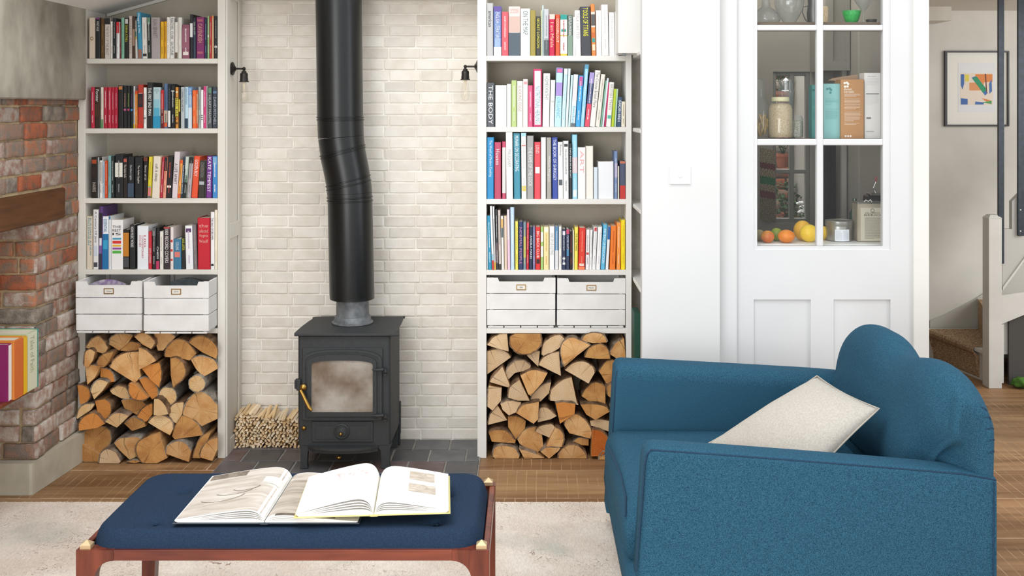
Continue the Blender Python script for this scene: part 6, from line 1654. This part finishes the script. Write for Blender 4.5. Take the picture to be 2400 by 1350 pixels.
# cushion: superellipse pad with tufts
cx0, cx1, cy0, cy1 = bx0+.022, bx1-.022, by0+.012, by1-.035
tufts = [(-1.09, 3.175), (-.27, 3.175), (-1.085, 3.42), (-.252, 3.40)]
NX, NY = 170, 84; top = []; bot = []
ccx, ccy, hx_, hy_ = (cx0+cx1)/2, (cy0+cy1)/2, (cx1-cx0)/2, (cy1-cy0)/2
rc_ = .085
def edge_d(x, y):
    ax, ay = abs(x-ccx), abs(y-ccy); qx, qy = ax-(hx_-rc_), ay-(hy_-rc_)
    return rc_ - (math.hypot(max(qx, 0), max(qy, 0)) + min(max(qx, qy), 0))
mb = MB(); vs = []; fs = []
def uvp(i, j):
    u, v = -1+2*i/NX, -1+2*j/NY
    u = math.copysign(1-(1-abs(u))**1.5, u); v = math.copysign(1-(1-abs(v))**1.5, v)
    x, y = u*hx_, v*hy_
    # push the outline in at corners
    qx, qy = abs(x)-(hx_-rc_), abs(y)-(hy_-rc_)
    if qx > 0 and qy > 0:
        m_ = max(qx, qy); l = math.hypot(qx, qy); f = m_/l if l else 1
        x = math.copysign(hx_-rc_+qx*f, x); y = math.copysign(hy_-rc_+qy*f, y)
    return ccx+x, ccy+y
for j in range(NY+1):
    for i in range(NX+1):
        x, y = uvp(i, j); d = max(0, edge_d(x, y)); e_ = min(1, d/.032)
        z = bz-.002 + .050*(1-(1-e_)**2.6) + .008*min(1, d/.2)
        for tx_, ty_ in tufts:
            q = math.hypot((x-tx_), (y-ty_)); z -= .013*math.exp(-(q/.017)**2)+.005*math.exp(-(q/.055)**2)
            sx_ = -1 if tx_ < -.68 else 1
            ax_, ay_ = (x-tx_)*sx_, (y-ty_)
            if ax_ < 0: z -= .004*math.exp(-((ay_-ax_*.35)/.010)**2)*math.exp(ax_/.04)
        z += .0010*mnoise.noise(Vector((x*9, y*9, 0)))
        vs.append((x, y, z))
for j in range(NY):
    for i in range(NX):
        a = j*(NX+1)+i; fs.append((a, a+1, a+NX+2, a+NX+1))
k = len(vs); per = [i for i in range(NX+1)]+[j*(NX+1)+NX for j in range(1, NY+1)]+[NY*(NX+1)+i for i in range(NX-1, -1, -1)]+[j*(NX+1) for j in range(NY-1, 0, -1)]
for p in per: vs.append((vs[p][0], vs[p][1], bz-.03))
n = len(per); fs += [(per[i], k+i, k+(i+1) % n, per[(i+1) % n]) for i in range(n)]; fs.append(tuple(range(k+n-1, k-1, -1)))
mb.add(vs, fs)
M_navy = mat('navy_wool', '25384f', .85, '1e2f44', 260, 2, bump=.35, bscale=600, spec=.15)
cu = child(mb, 'cushion', M_navy, bn, smooth=50)
for tx_, ty_ in tufts:
    zz = bz+.040
    b = MB().sphere((tx_-bn.location.x, ty_-bn.location.y, zz), .006, 10, 6, (1, 1, .5)).build('button', M_navy, cu, smooth='all')

# ================================================================== OPEN BOOKS
M_paper = mat('book_paper', 'f3f2ef', .7, 'efeeea', 5, spec=.25)
def open_book(name, lab, cx, cy, z0, wl_, wr_, dep, rot, hl, hr, covc, shear=0.0):
    e = empty(name, (cx, cy, z0), lab, 'book'); e.rotation_euler = (0, 0, rot)
    mb = MB()
    mb.bevbox(-wl_-.006, -.012, -.004, dep+.004, 0, .0022, .0008).bevbox(.012, wr_+.006, -.004, dep+.004, 0, .0022, .0008)
    mb.prism([(-.014, .0005), (-.008, -.0015), (.008, -.0015), (.014, .0005), (.014, .0022), (-.014, .0022)], -.004, dep+.004)
    mb.build('cover', cmat(covc), e)
    def surf(u, w, h, side):     # u 0 at spine .. 1 at fore-edge
        prof = h*(math.sin(math.pi*min(1, u/.62)*.5)**.9 if u < .31 else 1)
        # hump near the spine then falling to the fore-edge
        f = (1-math.exp(-u/.055)) * (1 - .80*max(0, (u-.18)/.82)**1.25)
        return h*f + .004*(1-u)
    for s, w, h in ((-1, wl_, hl), (1, wr_, hr)):
        n = 28; tops = []
        for layer in range(5):
            f = 1-layer*.17; mb = MB(); pts = []
            for k in range(n+1):
                u = (k/n)**1.3; x = s*(.001+u*(w-layer*.0018)); z = .0028+max(.0004, surf(u, w, h, s)*f)
                pts.append((x, z))
            if layer < 4: base = [(x, max(z-.0013-.003*(h/.05)*min(1, abs(x)/.03)*(0.6 if layer else .25), .0024)) for x, z in pts]
            else: base = [(x, .0024) for x, z in pts]
            mb.prism(pts+base[::-1], layer*.0006, dep-layer*.0006)
            mb.build('page_block', M_paper, e, smooth=50)
        e['h%d' % s] = 0
    del e['h-1'], e['h1']
    def patch(name, s, u0, u1, v0, v1, m, lift=.0006):
        w, h = (wl_, hl) if s < 0 else (wr_, hr); n = 24; mb = MB(); vs = []
        for k in range(n+1):
            u = u0+(u1-u0)*k/n; uu = u; x = s*(.001+uu*w); z = .0028+surf(uu, w, h, s)+lift
            # follow the true polyline of the page
            kk = (uu**(1/1.3))*28; k0 = int(min(27, kk)); ua, ub = (k0/28)**1.3, ((k0+1)/28)**1.3; t = (uu-ua)/(ub-ua)
            z = .0028+max(.0004, surf(ua, w, h, s))*(1-t)+max(.0004, surf(ub, w, h, s))*t+lift
            vs += [(x, dep*v0, z), (x, dep*v1, z)]
        mb.add(vs, [(2*k, 2*k+2, 2*k+3, 2*k+1) for k in range(n)])
        return mb.build(name, m, e, smooth='all', fix=False)
    return e, patch
def photo(name, c1, c2, c3, sc, stretch=(1, 1, 1), lo=.3, hi=.7):
    m = mat(name, c1, .45, c2, sc, 5, stretch=stretch, ramp=(lo, hi), spec=.3)
    r = [n for n in m.node_tree.nodes if n.type == 'VALTORGB'][0]; el = r.color_ramp.elements.new((lo+hi)/2); el.color = hexc(c3)
    nn = [n for n in m.node_tree.nodes if n.type == 'TEX_NOISE'][0]; nn.inputs['Distortion'].default_value = 1.6
    return m
zc_ = .4755
ba_, pa = open_book('open_book', 'large open photograph book lying flat on the left of the navy cushion', -.763, 3.135, zc_+.003, .258, .268, .375, 0.0, .034, .016, '3c4650')
pa('photograph', -1, .008, .985, .015, .985, photo('photo_sand', 'b3a79a', 'e3ddd4', 'cfc6bb', 9, (.5, 2.2, 1)))
pa('photograph', 1, .008, .82, .06, .985, photo('photo_dune', '8f857a', 'ddd6cc', 'bdb2a5', 8, (.8, 1.6, 1)))
# darker shape and pale pebble in the photograph
pa('photo_shadow', -1, .52, .97, .86, .985, photo('photo_rock', '5f564d', 'a89c8f', '837869', 14, (1, 1, 1)), .0009)
pa('photo_pebble', -1, .03, .24, .60, .76, photo('photo_stone', 'e8e3da', 'cfc8bd', 'f0ece4', 12), .0013)
pa('photo_dark', 1, .1, .75, .02, .06, photo('photo_edge', '4a413a', '8a7d70', '6a5e52', 20), .0009)
for k, (uc, vc, ru, rv) in enumerate(((.52, .50, .22, .10), (.40, .56, .16, .09), (.62, .40, .26, .13))):      # curves raked across the sand
    for q in range(30):
        a = math.pi*(1.05+.8*q/30); u = uc+ru*math.cos(a); v = vc+rv*math.sin(a)
        pa('photo_line', -1, max(.03, u-.011), u+.011, v-.003, v+.004, cmat('8a7f74'), .0011)
bb_, pb_ = open_book('open_book', 'open art book with white pages lying across the photograph book', -.447, 3.135, zc_+.026, .222, .214, .312, math.radians(4.5), .046, .034, 'd9cf8a')
def scrib(name, s, u0, u1, v0, v1, col, seed, n=30):
    m = cmat(col); r = random.Random(seed)
    for k in range(n):
        a = r.uniform(u0, u1); b = r.uniform(v0, v1); pb_(name, s, a, min(u1, a+r.uniform(.015, .05)), b, b+r.uniform(.0025, .006), m, .0009)
scrib('sketch_line', -1, .12, .62, .66, .84, 'dda9a0', 1, 44); scrib('sketch_line', -1, .3, .75, .60, .82, 'cfc3c8', 2, 24)
M_art = photo('art_plate', 'b5a898', 'd8cfc2', 'c8bbaa', 26, (.6, 3, 1), .35, .65)
pb_('picture', 1, .44, .80, .66, .90, M_art); pb_('picture', 1, .44, .82, .33, .55, M_art)
scrib('sketch_line', 1, .55, .7, .70, .86, '8a7a6a', 5, 8); scrib('sketch_line', 1, .5, .72, .37, .5, '9a8a7a', 6, 6)
# ================================================================== ARMCHAIR
M_blue = mat('blue_wool', '193b50', .9, '3a6880', 620, 3, bump=.55, bscale=420, spec=.12, ramp=(.38, .62), bdist=.0015)
# broad soft mottling on top of the weave
M_pipe = mat('blue_piping', '14324a', .9, '1b3f5a', 200)
ch = empty('armchair', (.88, 3.8, 0), 'big teal-blue wool armchair with a heart-shaped back, facing left', 'armchair')
def smooth_loft(secs, name, m, par, sub=1, smooth=True):
    mb = MB().loft(secs); o = child(mb, name, m, par, smooth='all')
    if sub:
        md = o.modifiers.new('round', 'SUBSURF'); md.levels = sub; md.render_levels = sub
    return o
def rsect(y0, y1, z0, z1, ri, ro, n=4):
    """arm section in (y,z): small radius ro on the outer top edge, ri on the inner top edge; returns list of (y,z)"""
    p = [(y0, z0), (y0, z0+.06), (y0, (z0+z1)/2)]
    p += [(y0+ro-ro*math.cos(math.pi/2*k/n), z1-ro+ro*math.sin(math.pi/2*k/n)) for k in range(n+1)]
    p += [(y0+(y1-y0)*.5, z1+.002)]
    p += [(y1-ri+ri*math.sin(math.pi/2*k/n), z1-ri+ri*math.cos(math.pi/2*k/n)) for k in range(n+1)]
    p += [(y1, (z0+z1)/2), (y1, z0+.06), (y1, z0)]
    return p
def arm(yo, yi, zf, zb2, xf, xb, flip, name):
    """outer face plane yo, inner face yi; top height runs zf (front) -> zb2 (back)"""
    secs = []
    y0, y1 = (yo, yi)
    for k, t in enumerate([0, .004, .012, .03, .08, .2, .35, .5, .65, .8, .92, 1.0]):
        x = xf+(xb-xf)*t; z1 = zf+(zb2-zf)*(t**1.1)
        if t < .03: z1 -= .012*(1-t/.03)**2
        if t > .9: z1 -= .01*((t-.9)/.1)
        ins = .010*(1-min(1, t/.012))
        s = rsect(min(y0, y1)+ins, max(y0, y1)-ins, .09, z1-ins, .055 if not flip else .02, .018 if not flip else .055)
        sec = []
        for (y, z) in s:
            lean = -.035*(1-(z-.09)/(z1-.09))*(1-t)     # the front edge rakes forward towards the floor
            sec.append((x+lean+.0, y, z))
        secs.append(sec)
    mb = MB().loft(secs); return child(mb, name, M_blue, ch, smooth=55)
Yn, Yf = 3.225, 4.40
an = arm(Yn, 3.365, .668, .588, .346, 1.386, False, 'arm')
af = arm(4.40, 4.25, .672, .620, .338, 1.30, True, 'arm')
# piping along the outer top edge of the near arm and up the front edges
def pipe(pts, r=.0028, name='piping'):
    return child(MB().tube(pts, r, 6), name, M_pipe, ch, smooth=60)
def ztop(t, zf, zb2):
    z = zf+(zb2-zf)*(t**1.1)
    if t > .9: z -= .01*((t-.9)/.1)
    return z
pts = [(.346+1.040*t, Yn+.0045, ztop(t, .668, .588)-.0065) for t in [.015+.985*k/20 for k in range(21)]]
pts = [(.318, Yn+.004, .30), (.334, Yn+.003, .50), (.343, Yn+.003, .62), (.350, Yn+.0035, .650)] + pts
pipe(pts)
pipe([(.341+.004, 4.262, .645), (.335+.003, 4.256, .60), (.330+.002, 4.254, .50), (.322+.002, 4.252, .38)])
# back: heart-shaped top, thick and rounded
hprof = [(3.232, .745), (3.245, .800), (3.275, .842), (3.33, .868), (3.40, .879), (3.48, .876), (3.57, .858), (3.66, .838), (3.73, .832), (3.80, .845), (3.88, .872), (3.97, .872), (4.06, .868), (4.15, .850), (4.23, .818), (4.30, .770), (4.345, .71), (4.365, .64)]
def back_section(y, h, f):
    """f 0 at ends ..1 in the body : thickness"""
    xr_ = 1.392 - .03*(1-f)*(1 if y > 3.8 else .1); n = 7
    bulge = .018*f
    xf0 = 1.185 + .015*(1-f) + .04*math.exp(-(y-3.26)/.06); z0 = .42
    R_ = min(.105, (h-.45)*.5)
    rf_ = .115
    p = [(xr_-.004, z0), (xr_-.002, .46), (xr_, .52), (xr_+.002, h-R_*1.25)]
    xtop = xr_-R_*1.02
    for k in range(1, n+1):
        a = math.pi/2*k/n; p.append((xr_+.002-R_*1.02*(1-math.cos(a)), h-R_*1.25+R_*1.25*math.sin(a)))
    xft = xf0+.075     # top of front face
    wtop = xtop-xft
    for k in range(1, n+1):
        a = math.pi/2*k/n; p.append((xtop-(xtop-(xf0+.022))*math.sin(a), h-rf_*1.3*(1-math.cos(a))))
    p += [(xf0+.004-bulge*.5, .60), (xf0-bulge, .53), (xf0-.004, .48), (xf0, z0+.03), (xf0+.02, z0)]
    return p
secs = []
hprof = [q for q in catmull(hprof, 3) if q[0] >= 3.262]
L0, L1 = hprof[0][0], hprof[-1][0]
for y, h in hprof:
    f = min(1, (y-L0)/.12+.3, (L1-y)/.16+.1)
    sec = []
    for x, z in back_section(y, h, f):
        g_ = max(0, min(1, (.70-z)/.115)); g_ = g_*g_*(3-2*g_); k_ = max(0, 1-(y-3.262)/.40)**1.5
        sec.append((x, y + g_*k_*(.125*max(0, min(1, (1.385-x)/.17))+.008), z))
    if y in (L0, L1):
        cx_ = sum(q[0] for q in sec)/len(sec); cz_ = sum(q[2] for q in sec)/len(sec)
    secs.append(sec)
def shrink(sec, s, dy):
    cx_ = sum(q[0] for q in sec)/len(sec); cz_ = sum(q[2] for q in sec)/len(sec)
    return [(cx_+(q[0]-cx_)*s, q[1]+dy, cz_+(q[2]-cz_)*s) for q in sec]
secs = [shrink(secs[0], s_, d_) for s_, d_ in ((.60, -.0370), (.78, -.0365), (.87, -.033), (.93, -.026), (.97, -.015), (.99, -.006))] + secs + [shrink(secs[-1], .93, .012)]
smooth_loft(secs, 'backrest', M_blue, ch, 1)
# seams and tucks at the near end of the back
pipe([(1.376, 3.2245, .12), (1.376, 3.2245, .35), (1.378, 3.2245, .568)], .003)
child(MB().bevbox(1.215, 1.388, 3.366, 4.40, .09, .44, .012, 2), 'rear_panel', M_blue, ch, smooth=60)
from mathutils.bvhtree import BVHTree
bko = [o for o in ch.children if o.name.startswith('backrest')][0]
bpy.context.view_layer.update(); _dg = bpy.context.evaluated_depsgraph_get(); _dg.update()
_ev = bko.evaluated_get(_dg); _me = _ev.to_mesh(); _bv = BVHTree.FromPolygons([v.co+ch.location for v in _me.vertices], [tuple(p.vertices) for p in _me.polygons]); _ev.to_mesh_clear()
def onback(p):
    return _bv.find_nearest(Vector(p))[0]
for k in range(5):  # dark tubes paint the shade in the creases of the tucks
    z = .795-.036*k; x = 1.392+.004*k
    child(MB().tube([onback((x+.01-.012*q, 3.215, z+.006*math.sin(q*.7))) for q in range(6)], [.001, .0026, .003, .003, .002, .0008], 6), 'tuck_shade', M_pipe, ch, smooth=60)
# base and seat cushion
child(MB().bevbox(.345, 1.39, 3.245, 4.385, .085, .27, .015, 2), 'base', M_blue, ch, smooth=60)
secs = []
zt_s = .418; prof = []
ys_ = [3.20+.17, 3.40, 3.46, 3.55, 3.7, 3.85, 4.0, 4.12, 4.20, 4.235, 4.245]
for i, y in enumerate(ys_):
    e0 = min(1, (y-3.36)/.05, (4.255-y)/.05); e0 = max(.15, e0)
    h = .088*(e0**.5); zc__ = .335; cr = .022*math.sin(math.pi*(y-3.36)/.9)
    xf = .292+.012*(1-e0)
    n = 12; sec = []
    for k in range(n+1):
        a = -math.pi/2+math.pi*k/n; sec.append((xf+.05-.05*math.cos(a), y, zc__+(h+cr*(.5+.5*math.sin(a)))*math.copysign(abs(math.sin(a))**.75, math.sin(a))))
    sec += [(.6, y, zc__+h+cr), (1.17, y, zc__+h+cr*.4), (1.17, y, zc__-h), (.6, y, zc__-h)]
    secs.append(sec)
child(MB().loft(secs), 'seat_cushion', M_blue, ch, smooth=60)
# bulging front apron under the cushion
secs = []
for y in (3.235, 3.25, 3.5, 3.8, 4.1, 4.37, 4.385):
    b = .012 if y in (3.235, 4.385) else 0
    secs.append([(.335-.0+b, y, .085), (.308+b, y, .12), (.300+b, y, .19), (.305+b, y, .25), (.33+b, y, .268), (.40, y, .27), (.40, y, .085)])
child(MB().loft(secs), 'front_rail', M_blue, ch, smooth=60)
pipe([(.296, 4.10, .405), (.3, 3.9, .428), (.31, 3.7, .432), (.31, 3.5, .426), (.30, 3.40, .40)], .003)
for X, Y, zf_ in ((.40, 3.30, .0098), (1.33, 3.30, .0005), (.40, 4.32, .0098), (1.33, 4.32, .0005)):
    child(MB().loft([[(X-.02, Y-.02, zf_), (X+.02, Y-.02, zf_), (X+.02, Y+.02, zf_), (X-.02, Y+.02, zf_)], [(X-.027, Y-.027, .086), (X+.027, Y-.027, .086), (X+.027, Y+.027, .086), (X-.027, Y+.027, .086)]]), 'foot', mat('dark_beech', '4a2f1f', .4, '38231a', 20), ch)
# ---- linen cushion
A_ = P(1651, 1045, 3.84); B_ = P(1915, 881, 3.97); C_ = P(2061, 958, 3.60); D_ = Vector((.875, 3.47, .462))
cen_ = (A_+B_+C_+D_)/4; nrm = ((C_-A_).cross(B_-D_)).normalized()
if nrm.z < 0: nrm = -nrm
pe = empty('cushion', cen_, 'oatmeal linen scatter cushion leaning across the blue armchair', 'cushion')
n = 26
def pil(side):
    vs = []
    for j in range(n+1):
        for i in range(n+1):
            u, v = i/n, j/n
            p = A_*(1-u)*(1-v)+B_*u*(1-v)+C_*u*v+D_*(1-u)*v
            # sides bow in between the corners
            bu, bv = 4*u*(1-u), 4*v*(1-v)
            p = p + (cen_-p)*(.055*((1-bv)*bu+(1-bu)*bv))
            th = .072*(max(0, bu)**.55)*(max(0, bv)**.55)
            th *= 1+.07*mnoise.noise(Vector((u*4, v*4, side*3.0)))+.03*mnoise.noise(Vector((u*11, v*9, side)))
            vs.append(p+nrm*side*(th*(.9 if side > 0 else .6))-cen_)
    return vs
va, vb = pil(1), pil(-1)
fs = []
for j in range(n):
    for i in range(n):
        a = j*(n+1)+i; fs.append((a, a+1, a+n+2, a+n+1))
mb = MB().add(va, fs); mb.add(vb, [f[::-1] for f in fs])
M_lin = mat('linen', 'c9c3ba', .95, 'bbb4a9', 160, 4, bump=.5, bscale=500, spec=.1, bdist=.001)
pil_o = mb.build('cushion_cover', M_lin, pe, smooth='all')
ed = [A_, B_, C_, D_, A_]; pts = []
for k in range(4):
    for t in range(12):
        p = ed[k].lerp(ed[k+1], t/12); b = 4*(t/12)*(1-t/12); pts.append(p+(cen_-p)*.055*b*1-cen_)
MB().tube(pts+[pts[0]], .0028, 6).build('seam', mat('linen_seam', 'c0b8ab', .9), pe, smooth=60)
# ================================================================== things beside the armchair
e = empty('green_folder', (PX(1496, 5.0), 5.0, .001), 'tall dark green folder leaning behind the white pillar', 'folder')
MB().bevbox(-.018, .012, 0, .15, 0, PZ(735, 5.0), .002).build('board', cmat('1f4a3c', .6), e)
e = empty('pole', (PX(1486, 4.95), 4.95, .45), 'light wooden pole leaning in the gap right of the log bay', 'pole')
o_ = e.location
MB().tube([P(1506, 905, 4.93)-o_, P(1490, 868, 4.96)-o_, P(1476, 843, 4.99)-o_], [.011, .011, .008], 12).tube([P(1506, 905, 4.93)-o_, Vector((.62, 4.93, .012))-o_], .011, 12).build('pole', wavewood('pole_wood', 'b08763', '93694a', scale=8), e, smooth=50)
bpy.data.objects.remove(_fo)
